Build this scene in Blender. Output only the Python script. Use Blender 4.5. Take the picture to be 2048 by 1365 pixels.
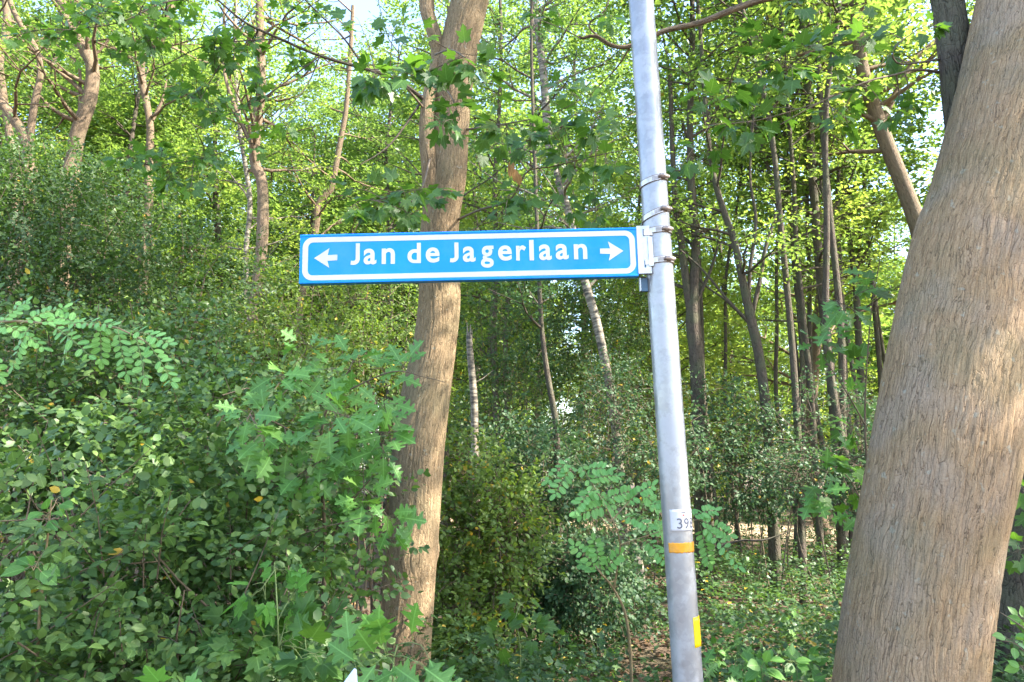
import bpy, math, random
import numpy as np
from mathutils import Vector, Matrix

SC = bpy.context.scene
for _o in list(bpy.data.objects):
    bpy.data.objects.remove(_o)
COL = SC.collection

# ------------------------------------------------------------------ camera
F = 1479.0                     # focal length in photo pixels (photo is 2048 x 1365)
PITCH = math.radians(9.5)
CAM_Z = 1.6
cam_d = bpy.data.cameras.new('camera')
cam_d.sensor_width = 36.0
cam_d.lens = 36.0 * F / 2048.0
cam_d.clip_start = 0.05
cam_d.clip_end = 2000
cam = bpy.data.objects.new('camera', cam_d)
cam.location = (0, 0, CAM_Z)
cam.rotation_euler = (math.radians(90) + PITCH, 0, 0)
COL.objects.link(cam)
SC.camera = cam

# ------------------------------------------------------------------ world, sun, exposure
SUN_AZ = math.radians(102)      # clockwise from the view direction (+Y)
SUN_EL = math.radians(42)
world = bpy.data.worlds.new('World')
SC.world = world
world.use_nodes = True
wn = world.node_tree
wn.nodes.clear()
sky = wn.nodes.new('ShaderNodeTexSky')
sky.sky_type = 'NISHITA'
sky.sun_disc = False
sky.sun_elevation = SUN_EL
sky.sun_rotation = SUN_AZ
sky.air_density = 1.0
sky.dust_density = 1.2
bg = wn.nodes.new('ShaderNodeBackground')
bg.inputs['Strength'].default_value = 0.15
wo = wn.nodes.new('ShaderNodeOutputWorld')
wn.links.new(sky.outputs[0], bg.inputs['Color'])
wn.links.new(bg.outputs[0], wo.inputs['Surface'])
sun_d = bpy.data.lights.new('sun', 'SUN')
sun_d.energy = 4.2
sun_d.angle = math.radians(0.6)
sun_d.color = (1.0, 0.93, 0.82)
sun = bpy.data.objects.new('sun', sun_d)
sdir = Vector((math.sin(SUN_AZ) * math.cos(SUN_EL), math.cos(SUN_AZ) * math.cos(SUN_EL), math.sin(SUN_EL)))
sun.rotation_euler = sdir.to_track_quat('Z', 'Y').to_euler()
sun.location = sdir * 50
COL.objects.link(sun)
SC.view_settings.view_transform = 'Standard'
SC.view_settings.look = 'None'
SC.view_settings.exposure = 2.58
SC.view_settings.gamma = 1.0
SC.view_settings.use_curve_mapping = False
SC.render.engine = 'CYCLES'
cy = SC.cycles
cy.max_bounces = 7
cy.diffuse_bounces = 4
cy.glossy_bounces = 2
cy.transmission_bounces = 4
cy.transparent_max_bounces = 4
cy.sample_clamp_indirect = 6.0
cy.caustics_reflective = False
cy.caustics_refractive = False
cy.use_denoising = True
try:
    cy.denoising_prefilter = 'ACCURATE'
except Exception:
    pass

# ------------------------------------------------------------------ helpers
rng = np.random.default_rng(7)
SP, CP = math.sin(PITCH), math.cos(PITCH)


def P(px, py, Y):
    """Point at world depth Y on the ray through a photo pixel."""
    u = (px - 1024.0) / F
    v = (682.5 - py) / F
    d = np.array([u, CP - v * SP, SP + v * CP])
    return d * (Y / d[1]) + np.array([0, 0, CAM_Z])


def pxm(n, Y):
    """n photo pixels in metres at depth Y (near the picture's middle)."""
    return n * Y / F


def tag(o, label=None, cat=None, group=None, kind=None):
    if label: o['label'] = label
    if cat: o['category'] = cat
    if group: o['group'] = group
    if kind: o['kind'] = kind
    return o


def thing(name, label, cat, loc, group=None):
    o = bpy.data.objects.new(name, None)
    o.empty_display_size = 0.1
    o.location = loc
    COL.objects.link(o)
    return tag(o, label, cat, group)


def link_mesh(name, me, mat=None, parent=None, offset=None):
    if mat is not None and not me.materials:
        me.materials.append(mat)
    o = bpy.data.objects.new(name, me)
    COL.objects.link(o)
    if parent is not None:
        o.parent = parent
    return o


def mesh_np(name, V, tris=None, quads=None, attrs=None, smooth=True):
    """mesh from numpy arrays; tris (n,3) and quads (m,4)"""
    me = bpy.data.meshes.new(name)
    V = np.asarray(V, dtype=np.float32)
    nt = 0 if tris is None else len(tris)
    nq = 0 if quads is None else len(quads)
    loops = []
    if nt: loops.append(np.asarray(tris, dtype=np.int32).ravel())
    if nq: loops.append(np.asarray(quads, dtype=np.int32).ravel())
    L = np.concatenate(loops)
    starts = np.concatenate([np.arange(nt) * 3, nt * 3 + np.arange(nq) * 4]).astype(np.int32)
    me.vertices.add(len(V))
    me.vertices.foreach_set('co', V.ravel())
    me.loops.add(len(L))
    me.loops.foreach_set('vertex_index', L)
    me.polygons.add(nt + nq)
    me.polygons.foreach_set('loop_start', starts)
    me.polygons.foreach_set('use_smooth', np.full(nt + nq, smooth, dtype=bool))
    for an, (dom, typ, arr) in (attrs or {}).items():
        a = me.attributes.new(an, typ, dom)
        a.data.foreach_set('vector' if typ == 'FLOAT_VECTOR' else 'value', np.asarray(arr, dtype=np.float32).ravel())
    me.update(calc_edges=True)
    return me


def nrm(a):
    return a / np.maximum(np.linalg.norm(a, axis=-1, keepdims=True), 1e-9)


def _hash(ix, iy, iz, seed):
    h = (ix.astype(np.int64) * 374761393 + iy.astype(np.int64) * 668265263 + iz.astype(np.int64) * 2147483647 + seed * 144665) & 0x7fffffff
    h = ((h ^ (h >> 13)) * 1274126177) & 0x7fffffff
    h = (h ^ (h >> 16)) & 0xffffff
    return h / float(0xffffff)


def noise3(p, seed=0):
    i = np.floor(p).astype(np.int64)
    f = p - i
    f = f * f * (3 - 2 * f)
    r = 0
    for dx in (0, 1):
        for dy in (0, 1):
            for dz in (0, 1):
                w = (f[..., 0] if dx else 1 - f[..., 0]) * (f[..., 1] if dy else 1 - f[..., 1]) * (f[..., 2] if dz else 1 - f[..., 2])
                r = r + w * _hash(i[..., 0] + dx, i[..., 1] + dy, i[..., 2] + dz, seed)
    return r


# ---- tubes ---------------------------------------------------------------
class Tubes:
    def __init__(s):
        s.V, s.Q, s.B, s.n = [], [], [], 0

    def add(s, pts, radii, sides=6, tip=True):
        pts = np.asarray(pts, dtype=float)
        radii = np.asarray(radii, dtype=float)
        m = len(pts)
        t = np.gradient(pts, axis=0)
        t = nrm(t)
        ref = np.array([1.0, 0, 0]) if abs(t[0][0]) < 0.8 else np.array([0, 1.0, 0])
        a = nrm(ref - t * (t @ ref)[:, None])
        b = np.cross(t, a)
        th = np.linspace(0, 2 * math.pi, sides, endpoint=False)
        ring = (a[:, None, :] * np.cos(th)[None, :, None] + b[:, None, :] * np.sin(th)[None, :, None]) * radii[:, None, None] + pts[:, None, :]
        s.V.append(ring.reshape(-1, 3))
        seg = np.concatenate([[0], np.cumsum(np.linalg.norm(np.diff(pts, axis=0), axis=1))])
        R = max(float(radii.mean()), 0.004)
        bc = np.stack([np.broadcast_to(np.cos(th) * R, (m, sides)), np.broadcast_to(np.sin(th) * R, (m, sides)), np.broadcast_to(seg[:, None], (m, sides))], -1)
        s.B.append(bc.reshape(-1, 3))
        i = np.arange(m - 1)[:, None] * sides
        j = np.arange(sides)[None, :]
        k = (j + 1) % sides
        q = np.stack([i + j, i + k, i + sides + k, i + sides + j], -1).reshape(-1, 4) + s.n
        s.Q.append(q)
        s.n += m * sides

    def mesh(s, name, off=None):
        V = np.concatenate(s.V)
        if off is not None:
            V = V - np.asarray(off)
        return mesh_np(name, V, quads=np.concatenate(s.Q), attrs={'bark': ('POINT', 'FLOAT_VECTOR', np.concatenate(s.B))})


def resample(pts, n):
    """smooth (Catmull-Rom) resample of a polyline with extra columns"""
    p = np.asarray(pts, dtype=float)
    m = len(p)
    if m < 3:
        t = np.linspace(0, 1, n)[:, None]
        return p[0] * (1 - t) + p[-1] * t
    d = np.concatenate([[0], np.cumsum(np.linalg.norm(np.diff(p[:, :3], axis=0), axis=1))])
    u = np.linspace(0, d[-1], n)
    i = np.clip(np.searchsorted(d, u, side='right') - 1, 0, m - 2)
    t = ((u - d[i]) / (d[i + 1] - d[i]))[:, None]
    p0, p1, p2, p3 = p[np.maximum(i - 1, 0)], p[i], p[i + 1], p[np.minimum(i + 2, m - 1)]
    return 0.5 * ((2 * p1) + (-p0 + p2) * t + (2 * p0 - 5 * p1 + 4 * p2 - p3) * t ** 2 + (-p0 + 3 * p1 - 3 * p2 + p3) * t ** 3)


# ---- leaf templates -------------------------------------------------------
def strip_leaf(outline, fold=0.10, droop=0.12, wav=0.0):
    """leaf along +x: outline half [(x,y)...] base to tip, mirrored; midrib shared"""
    o = np.array(outline, float)
    n = len(o)
    mx = np.maximum.accumulate(o[:, 0])
    V, T = [], []
    for x in mx:
        V.append((x, 0, -droop * x * x))
    for sgn in (1, -1):
        base = len(V)
        for k, (x, y) in enumerate(o):
            V.append((x, sgn * y, fold * y - droop * x * x + wav * math.sin(k * 2.1 + sgn)))
        for k in range(n - 1):
            q = [k, k + 1, base + k + 1, base + k]
            tri = []
            if o[k + 1][1] > 1e-6: tri.append((q[0], q[1], q[2]))
            if o[k][1] > 1e-6: tri.append((q[0], q[2], q[3]) if o[k + 1][1] > 1e-6 else (q[0], q[1], q[3]))
            T += tri if sgn > 0 else [t[::-1] for t in tri]
    return np.array(V, float), np.array(T, int)


def fan_leaf(poly, cx=0.42, droop=0.10, fold=0.06):
    V = [(cx, 0, 0)] + [(x, y, -droop * ((x - cx) ** 2 + y * y) * 1.6 + fold * abs(y)) for x, y in poly]
    n = len(poly)
    T = [(0, 1 + k, 1 + (k + 1) % n) for k in range(n)]
    return np.array(V, float), np.array(T, int)


LEAF_TINY = (np.array([(0, 0, 0), (0.5, 0.3, 0.05), (1, 0, -0.08), (0.5, -0.3, 0.05)], float), np.array([(0, 2, 1), (0, 3, 2)]))
LEAF_OVAL = strip_leaf([(0, 0.0), (0.22, 0.27), (0.6, 0.31), (1.0, 0.0)], 0.16, 0.22)
LEAF_MID = strip_leaf([(0, 0.0), (0.42, 0.32), (1.0, 0.0)], 0.16, 0.22)
LEAF_OVAL_A = strip_leaf([(0, 0.0), (0.08, 0.14), (0.25, 0.29), (0.5, 0.34), (0.75, 0.23), (0.9, 0.09), (1.0, 0.0)], 0.14, 0.18)
LEAF_OVAL_B = strip_leaf([(0, 0.0), (0.1, 0.12), (0.3, 0.25), (0.55, 0.29), (0.8, 0.16), (0.92, 0.05), (1.0, 0.0)], 0.30, 0.30)
LEAFLET = strip_leaf([(0, 0.0), (0.08, 0.15), (0.3, 0.27), (0.65, 0.29), (0.9, 0.19), (1.0, 0.0)], 0.06, 0.06)
OAK_A = strip_leaf([(0, 0.012), (0.08, 0.03), (0.16, 0.09), (0.22, 0.22), (0.27, 0.29), (0.29, 0.20), (0.33, 0.11), (0.40, 0.13), (0.46, 0.30), (0.54, 0.43), (0.57, 0.33), (0.61, 0.38), (0.62, 0.24), (0.65, 0.12), (0.71, 0.13),
                    (0.77, 0.27), (0.83, 0.31), (0.84, 0.18), (0.87, 0.08), (0.93, 0.09), (1.0, 0.0)], 0.10, 0.14, 0.012)
OAK_B = strip_leaf([(0, 0.012), (0.08, 0.04), (0.16, 0.12), (0.22, 0.22), (0.26, 0.15), (0.32, 0.12), (0.38, 0.26), (0.45, 0.40), (0.49, 0.30), (0.54, 0.36), (0.56, 0.20), (0.61, 0.13), (0.68, 0.30), (0.74, 0.36), (0.76, 0.20),
                    (0.82, 0.10), (0.88, 0.18), (0.91, 0.07), (1.0, 0.0)], 0.22, 0.26, 0.015)


def maple_poly(seed):
    r = random.Random(seed)
    half = [(0, 1.0), (9, .82), (14, .74), (19, .78), (26, .52), (35, .66), (43, .72), (50, .92), (57, .70), (65, .66), (76, .44), (88, .52), (98, .50), (110, .62), (120, .46), (135, .40), (160, .34), (176, .14)]
    pts = []
    for side in (1, -1):
        h = half if side == 1 else half[::-1][:-1]
        for a, rad in h:
            rad *= r.uniform(.94, 1.06)
            aa = math.radians(a) * side
            pts.append((0.38 + 0.62 * rad * math.cos(aa), 0.66 * rad * math.sin(aa)))
    return pts


MAPLE_A = fan_leaf(maple_poly(1), 0.38, 0.10, 0.10)
MAPLE_B = fan_leaf(maple_poly(2), 0.38, 0.30, 0.22)


def frames(direction, normal):
    X = nrm(direction)
    Z = normal - X * (X * normal).sum(-1, keepdims=True)
    Z = nrm(Z)
    Y = np.cross(Z, X)
    return X, Y, Z


def leaf_mesh(name, tmpl, pos, direction, normal, size, tint, off=None):
    tv, tt = tmpl
    N = len(pos)
    X, Y, Z = frames(direction, normal)
    size = np.broadcast_to(size, (N,))
    V = pos[:, None, :] + size[:, None, None] * (tv[None, :, 0, None] * X[:, None, :] + tv[None, :, 1, None] * Y[:, None, :] + tv[None, :, 2, None] * Z[:, None, :])
    T = (tt[None] + (np.arange(N) * len(tv))[:, None, None]).reshape(-1, 3)
    V = V.reshape(-1, 3)
    if off is not None:
        V = V - np.asarray(off)
    ti = np.repeat(tint, len(tt))
    return mesh_np(name, V, tris=T, attrs={'tint': ('FACE', 'FLOAT', ti)}, smooth=len(tt) > 4)


def twig_leaves(r, pos, dirs, K, L, size, up=0.8, jit=0.35):
    """K leaves alternating along twigs of length L that start at pos along dirs"""
    N = len(pos)
    d = nrm(dirs)
    upv = nrm(np.array([0, 0, 1.0]) * up + r.normal(0, jit, (N, 3)))
    side = nrm(np.cross(d, upv))
    t = (np.arange(K) + 0.5) / K
    sg = np.where(np.arange(K) % 2 == 0, 1.0, -1.0)
    p = pos[:, None] + d[:, None] * (L * t)[None, :, None] + np.array([0, 0, -0.12]) * (L * t * t)[None, :, None]
    ld = d[:, None] * (0.55 + 0.5 * t)[None, :, None] + side[:, None] * (sg * (1.05 - 0.55 * t))[None, :, None] + r.normal(0, 0.25, (N, K, 3))
    ld[..., 2] -= 0.18
    nn = upv[:, None] + r.normal(0, jit, (N, K, 3))
    p = p + r.normal(0, size * 0.25, (N, K, 3))
    return p.reshape(-1, 3), ld.reshape(-1, 3), nn.reshape(-1, 3)


def tints(r, n, yellow=0.0):
    t = r.uniform(0.0, 0.8, n)
    if yellow:
        t = np.where(r.random(n) < yellow, 0.97, t)
    return t


# ------------------------------------------------------------------ materials
def new_mat(name):
    m = bpy.data.materials.new(name)
    m.use_nodes = True
    nt = m.node_tree
    nt.nodes.clear()
    out = nt.nodes.new('ShaderNodeOutputMaterial')
    return m, nt, out


def N(nt, typ, **kw):
    n = nt.nodes.new(typ)
    for k, v in kw.items():
        if k in n.inputs:
            n.inputs[k].default_value = v
        else:
            setattr(n, k, v)
    return n


def ramp(nt, stops, fac=None, interp='LINEAR'):
    r = nt.nodes.new('ShaderNodeValToRGB')
    r.color_ramp.interpolation = interp
    els = r.color_ramp.elements
    while len(els) > 1:
        els.remove(els[-1])
    els[0].position, els[0].color = stops[0][0], (*stops[0][1], 1)
    for p, c in stops[1:]:
        e = els.new(p)
        e.color = (*c, 1)
    if fac is not None:
        nt.links.new(fac, r.inputs[0])
    return r


def mixc(nt, a, b, fac, mode='MIX'):
    m = nt.nodes.new('ShaderNodeMix')
    m.data_type = 'RGBA'
    m.blend_type = mode
    for sock, v in ((m.inputs[6], a), (m.inputs[7], b)):
        if isinstance(v, (tuple, list)):
            sock.default_value = (*v, 1)
        else:
            nt.links.new(v, sock)
    if isinstance(fac, (int, float)):
        m.inputs[0].default_value = fac
    else:
        nt.links.new(fac, m.inputs[0])
    return m.outputs[2]


def math_n(nt, op, a, b=None, clamp=False):
    m = nt.nodes.new('ShaderNodeMath')
    m.operation = op
    m.use_clamp = clamp
    for s, v in ((m.inputs[0], a), (m.inputs[1], b)):
        if v is None: continue
        if isinstance(v, (int, float)): s.default_value = v
        else: nt.links.new(v, s)
    return m.outputs[0]


def leaf_mat(name, c0, c1, trans, rough=0.42, spec=0.5, tw=0.45, yellow=(0.45, 0.30, 0.03), single=False, vein=None):
    """leaf: diffuse+gloss with a translucent share; colour varies leaf by leaf"""
    m, nt, out = new_mat(name)
    if single:
        oi = nt.nodes.new('ShaderNodeObjectInfo')
        fac = oi.outputs['Random']
        fac = math_n(nt, 'MULTIPLY', fac, 0.85)
    else:
        at = N(nt, 'ShaderNodeAttribute', attribute_name='tint')
        fac = at.outputs['Fac']
    mid = tuple((a + b) / 2 for a, b in zip(c0, c1))
    r = ramp(nt, [(0, c0), (0.45, mid), (0.84, c1), (0.93, yellow)], fac)
    col = r.outputs[0]
    gn = N(nt, 'ShaderNodeNewGeometry')
    nz = N(nt, 'ShaderNodeTexNoise', Scale=9.0, Detail=2.0)
    nt.links.new(gn.outputs['Position'], nz.inputs['Vector'])
    col = mixc(nt, col, ramp(nt, [(0.3, (0.78, 0.80, 0.72)), (0.7, (1.18, 1.15, 1.1))], nz.outputs[0]).outputs[0], 1.0, 'MULTIPLY')
    bump = None
    if single:
        tc = nt.nodes.new('ShaderNodeTexCoord')
        sep = nt.nodes.new('ShaderNodeSeparateXYZ')
        nt.links.new(tc.outputs['Object'], sep.inputs[0])
        ay = math_n(nt, 'ABSOLUTE', sep.outputs[1])
        mid_l = math_n(nt, 'LESS_THAN', ay, 0.016)
        w = math_n(nt, 'SUBTRACT', sep.outputs[0], math_n(nt, 'MULTIPLY', ay, 0.8))
        s = math_n(nt, 'FRACT', math_n(nt, 'MULTIPLY', w, 7.0))
        side_l = math_n(nt, 'LESS_THAN', s, 0.10)
        v = math_n(nt, 'MAXIMUM', mid_l, math_n(nt, 'MULTIPLY', side_l, 0.45))
        vc = vein or tuple(min(1, x * 1.9 + 0.03) for x in c1)
        col = mixc(nt, col, vc, math_n(nt, 'MULTIPLY', v, 0.55))
        b = N(nt, 'ShaderNodeBump', Strength=0.25, Distance=0.01)
        nt.links.new(math_n(nt, 'SUBTRACT', 1.0, v), b.inputs['Height'])
        bump = b.outputs[0]
    pb = N(nt, 'ShaderNodeBsdfPrincipled')
    pb.inputs['Roughness'].default_value = rough
    pb.inputs['Specular IOR Level'].default_value = spec
    nt.links.new(col, pb.inputs['Base Color'])
    if bump: nt.links.new(bump, pb.inputs['Normal'])
    tr = nt.nodes.new('ShaderNodeBsdfTranslucent')
    tcol = mixc(nt, col, trans, 0.75)
    nt.links.new(tcol, tr.inputs['Color'])
    mx = nt.nodes.new('ShaderNodeMixShader')
    mx.inputs[0].default_value = tw
    nt.links.new(pb.outputs[0], mx.inputs[1])
    nt.links.new(tr.outputs[0], mx.inputs[2])
    nt.links.new(mx.outputs[0], out.inputs['Surface'])
    return m


def bark_mat(name, base, light, dark, sx=38.0, sz=8.0, bump=0.6, dist=0.012, patches=None, lichen=0.0):
    m, nt, out = new_mat(name)
    at = N(nt, 'ShaderNodeAttribute', attribute_name='bark')
    cur = at.outputs['Vector']
    for sc_, amp in ((5.0, 0.04), (22.0, 0.008), (70.0, 0.004)):
        nz = N(nt, 'ShaderNodeTexNoise', Scale=sc_, Detail=2.0)
        nt.links.new(at.outputs['Vector'], nz.inputs['Vector'])
        ce = nt.nodes.new('ShaderNodeVectorMath'); ce.operation = 'SUBTRACT'; ce.inputs[1].default_value = (0.5, 0.5, 0.5)
        nt.links.new(nz.outputs['Color'], ce.inputs[0])
        warp = nt.nodes.new('ShaderNodeVectorMath'); warp.operation = 'SCALE'
        nt.links.new(ce.outputs[0], warp.inputs[0]); warp.inputs['Scale'].default_value = amp
        add = nt.nodes.new('ShaderNodeVectorMath'); add.operation = 'ADD'
        nt.links.new(cur, add.inputs[0]); nt.links.new(warp.outputs[0], add.inputs[1])
        cur = add.outputs[0]

    def mapped(ax, az):
        mp = nt.nodes.new('ShaderNodeMapping')
        mp.inputs['Scale'].default_value = (ax, ax, az)
        nt.links.new(cur, mp.inputs['Vector'])
        return mp.outputs[0]
    # long furrows: thin lines where stretched noise crosses its middle, at two scales
    def furrow(ax, az, w):
        f = N(nt, 'ShaderNodeTexNoise', Scale=1.0, Detail=1.5, Roughness=0.5)
        nt.links.new(mapped(ax, az), f.inputs['Vector'])
        d_ = math_n(nt, 'ABSOLUTE', math_n(nt, 'SUBTRACT', f.outputs[0], 0.5))
        return ramp(nt, [(0.0, (0, 0, 0)), (w, (0.75,) * 3), (w * 3.0, (1, 1, 1))], d_).outputs[0]
    f1 = furrow(sx * 0.95, sz * 0.62, 0.016)
    f2 = furrow(sx * 1.7, sz * 1.3, 0.016)
    vo = N(nt, 'ShaderNodeTexVoronoi', feature='DISTANCE_TO_EDGE', Scale=1.0)
    nt.links.new(mapped(sx * 0.9, sz * 1.5), vo.inputs['Vector'])
    f3 = ramp(nt, [(0.0, (0.45,) * 3), (0.03, (0.85,) * 3), (0.10, (1, 1, 1))], vo.outputs['Distance']).outputs[0]
    crack = math_n(nt, 'MULTIPLY', math_n(nt, 'MULTIPLY', f1, math_n(nt, 'ADD', math_n(nt, 'MULTIPLY', f2, 0.6), 0.4)), f3)
    n2 = N(nt, 'ShaderNodeTexNoise', Scale=1.0, Detail=6.0, Roughness=0.7)
    nt.links.new(mapped(sx * 1.4, sz * 1.6), n2.inputs['Vector'])
    n3 = N(nt, 'ShaderNodeTexNoise', Scale=4.0, Detail=3.0)
    nt.links.new(at.outputs['Vector'], n3.inputs['Vector'])
    c = mixc(nt, base, light, ramp(nt, [(0.35, (0, 0, 0)), (0.65, (1, 1, 1))], n2.outputs[0]).outputs[0])
    if patches:
        c = mixc(nt, c, patches, ramp(nt, [(0.45, (0, 0, 0)), (0.62, (0.8, 0.8, 0.8))], n3.outputs[0]).outputs[0])
    c = mixc(nt, dark, c, ramp(nt, [(0.0, (0.20,) * 3), (0.62, (1, 1, 1))], crack).outputs[0])
    if lichen:
        n4 = N(nt, 'ShaderNodeTexNoise', Scale=26.0, Detail=2.0)
        nt.links.new(at.outputs['Vector'], n4.inputs['Vector'])
        c = mixc(nt, c, (0.42, 0.44, 0.36), math_n(nt, 'MULTIPLY', ramp(nt, [(0.66, (0, 0, 0)), (0.72, (1, 1, 1))], n4.outputs[0]).outputs[0], lichen))
    g1 = N(nt, 'ShaderNodeTexNoise', Scale=150.0, Detail=5.0, Roughness=0.75)
    nt.links.new(at.outputs['Vector'], g1.inputs['Vector'])
    c = mixc(nt, c, ramp(nt, [(0.3, (0.62, 0.60, 0.58)), (0.5, (1.0, 1.0, 1.0)), (0.72, (1.25, 1.22, 1.18))], g1.outputs[0]).outputs[0], 0.8, 'MULTIPLY')
    n6 = N(nt, 'ShaderNodeTexNoise', Scale=1.6, Detail=4.0, Roughness=0.6)
    nt.links.new(at.outputs['Vector'], n6.inputs['Vector'])
    c = mixc(nt, c, (0.13, 0.145, 0.075), math_n(nt, 'MULTIPLY', ramp(nt, [(0.50, (0, 0, 0)), (0.68, (1, 1, 1))], n6.outputs[0]).outputs[0], 0.35))
    h = math_n(nt, 'ADD', crack, math_n(nt, 'ADD', math_n(nt, 'MULTIPLY', n2.outputs[0], 0.7), math_n(nt, 'MULTIPLY', g1.outputs[0], 0.35)))
    b = N(nt, 'ShaderNodeBump', Strength=bump, Distance=dist)
    nt.links.new(h, b.inputs['Height'])
    pb = N(nt, 'ShaderNodeBsdfPrincipled')
    pb.inputs['Roughness'].default_value = 0.85
    pb.inputs['Specular IOR Level'].default_value = 0.25
    nt.links.new(c, pb.inputs['Base Color'])
    nt.links.new(b.outputs[0], pb.inputs['Normal'])
    nt.links.new(pb.outputs[0], out.inputs['Surface'])
    return m


def birch_mat():
    m, nt, out = new_mat('birch_bark')
    at = N(nt, 'ShaderNodeAttribute', attribute_name='bark')
    mp = nt.nodes.new('ShaderNodeMapping'); mp.inputs['Scale'].default_value = (9, 9, 34)
    nt.links.new(at.outputs['Vector'], mp.inputs['Vector'])
    nz = N(nt, 'ShaderNodeTexNoise', Scale=1.0, Detail=4.0, Roughness=0.6)
    nt.links.new(mp.outputs[0], nz.inputs['Vector'])
    r = ramp(nt, [(0.38, (0.04, 0.033, 0.025)), (0.50, (0.16, 0.13, 0.09)), (0.68, (0.30, 0.26, 0.20))], nz.outputs[0])
    pb = N(nt, 'ShaderNodeBsdfPrincipled')
    pb.inputs['Roughness'].default_value = 0.7
    b = N(nt, 'ShaderNodeBump', Strength=0.5, Distance=0.01)
    nt.links.new(nz.outputs[0], b.inputs['Height'])
    nt.links.new(b.outputs[0], pb.inputs['Normal'])
    nt.links.new(r.outputs[0], pb.inputs['Base Color'])
    nt.links.new(pb.outputs[0], out.inputs['Surface'])
    return m


def plain(name, col, rough=0.5, metal=0.0, spec=0.5, noise=0.0, nscale=20.0, bump=0.0, coat=0.0, grime=0.0):
    m, nt, out = new_mat(name)
    pb = N(nt, 'ShaderNodeBsdfPrincipled')
    pb.inputs['Roughness'].default_value = rough
    pb.inputs['Metallic'].default_value = metal
    pb.inputs['Specular IOR Level'].default_value = spec
    pb.inputs['Coat Weight'].default_value = coat
    tc = nt.nodes.new('ShaderNodeTexCoord')
    nz = N(nt, 'ShaderNodeTexNoise', Scale=nscale, Detail=5.0, Roughness=0.6)
    nt.links.new(tc.outputs['Object'], nz.inputs['Vector'])
    lo = tuple(x * (1 - noise) for x in col); hi = tuple(min(1, x * (1 + noise)) for x in col)
    bc = ramp(nt, [(0.3, lo), (0.7, hi)], nz.outputs[0]).outputs[0]
    if grime:
        gz = N(nt, 'ShaderNodeTexNoise', Scale=7.0, Detail=8.0, Roughness=0.72)
        gf = N(nt, 'ShaderNodeTexNoise', Scale=160.0, Detail=3.0, Roughness=0.6)
        for q in (gz, gf): nt.links.new(tc.outputs['Object'], q.inputs['Vector'])
        bc = mixc(nt, bc, (0.26, 0.27, 0.20), math_n(nt, 'MULTIPLY', ramp(nt, [(0.47, (0, 0, 0)), (0.70, (1, 1, 1))], gz.outputs[0]).outputs[0], grime))
        bc = mixc(nt, bc, (0.10, 0.10, 0.08), math_n(nt, 'MULTIPLY', ramp(nt, [(0.66, (0, 0, 0)), (0.72, (1, 1, 1))], gf.outputs[0]).outputs[0], grime * 1.5))
        nt.links.new(ramp(nt, [(0.35, (max(0.05, rough - 0.12),) * 3), (0.65, (min(1, rough + 0.2),) * 3)], gz.outputs[0]).outputs[0], pb.inputs['Roughness'])
    nt.links.new(bc, pb.inputs['Base Color'])
    if bump:
        b = N(nt, 'ShaderNodeBump', Strength=bump, Distance=0.003)
        nt.links.new(nz.outputs[0], b.inputs['Height'])
        nt.links.new(b.outputs[0], pb.inputs['Normal'])
    nt.links.new(pb.outputs[0], out.inputs['Surface'])
    return m


M = {}
M['leaf_shrub'] = leaf_mat('leaf_shrub', (0.05, 0.11, 0.035), (0.15, 0.24, 0.06), (0.18, 0.34, 0.04), 0.45, 0.45, 0.32)
M['leaf_shrub1'] = leaf_mat('leaf_shrub_single', (0.05, 0.11, 0.035), (0.15, 0.24, 0.06), (0.18, 0.34, 0.04), 0.45, 0.45, 0.32, single=True)
M['leaf_dark'] = leaf_mat('leaf_dark', (0.035, 0.075, 0.022), (0.085, 0.14, 0.035), (0.14, 0.28, 0.03), 0.45, 0.4, 0.30)
M['leaf_olive'] = leaf_mat('leaf_olive', (0.078, 0.143, 0.033), (0.156, 0.221, 0.046), (0.276, 0.414, 0.034), 0.5, 0.35, 0.40)
M['leaf_blue'] = leaf_mat('leaf_bluegreen', (0.03, 0.08, 0.035), (0.09, 0.15, 0.065), (0.12, 0.24, 0.06), 0.5, 0.28, 0.28)
M['leaf_wood'] = leaf_mat('leaf_wood', (0.05, 0.11, 0.028), (0.155, 0.24, 0.05), (0.33, 0.50, 0.07), 0.45, 0.45, 0.48)
M['leaf_bright'] = leaf_mat('leaf_bright', (0.10, 0.18, 0.03), (0.24, 0.32, 0.06), (0.52, 0.66, 0.09), 0.45, 0.4, 0.5)
M['maple1'] = leaf_mat('leaf_maple_single', (0.035, 0.095, 0.022), (0.085, 0.165, 0.035), (0.20, 0.42, 0.03), 0.42, 0.4, 0.38, single=True)
M['maple_pale1'] = leaf_mat('leaf_maple_pale_single', (0.10, 0.25, 0.05), (0.14, 0.32, 0.06), (0.25, 0.60, 0.05), 0.42, 0.4, 0.40, single=True)
M['oak1'] = leaf_mat('leaf_oak_single', (0.083, 0.208, 0.045), (0.138, 0.286, 0.061), (0.253, 0.529, 0.057), 0.42, 0.45, 0.35, single=True)
M['robinia1'] = leaf_mat('leaf_robinia_single', (0.16, 0.36, 0.10), (0.22, 0.44, 0.13), (0.26, 0.52, 0.08), 0.5, 0.35, 0.35, single=True)
M['leaf_ground'] = leaf_mat('leaf_ground', (0.035, 0.085, 0.03), (0.085, 0.15, 0.045), (0.16, 0.30, 0.04), 0.45, 0.4, 0.28)
M['litter'] = leaf_mat('leaf_litter', (0.075, 0.042, 0.024), (0.17, 0.10, 0.058), (0.30, 0.16, 0.07), 0.7, 0.2, 0.15, yellow=(0.40, 0.24, 0.10))
M['bark_big'] = bark_mat('bark_big', (0.28, 0.18, 0.098), (0.40, 0.272, 0.155), (0.08, 0.046, 0.028), 60, 8.0, 0.75, 0.005, (0.335, 0.245, 0.17), 0.35)
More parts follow.
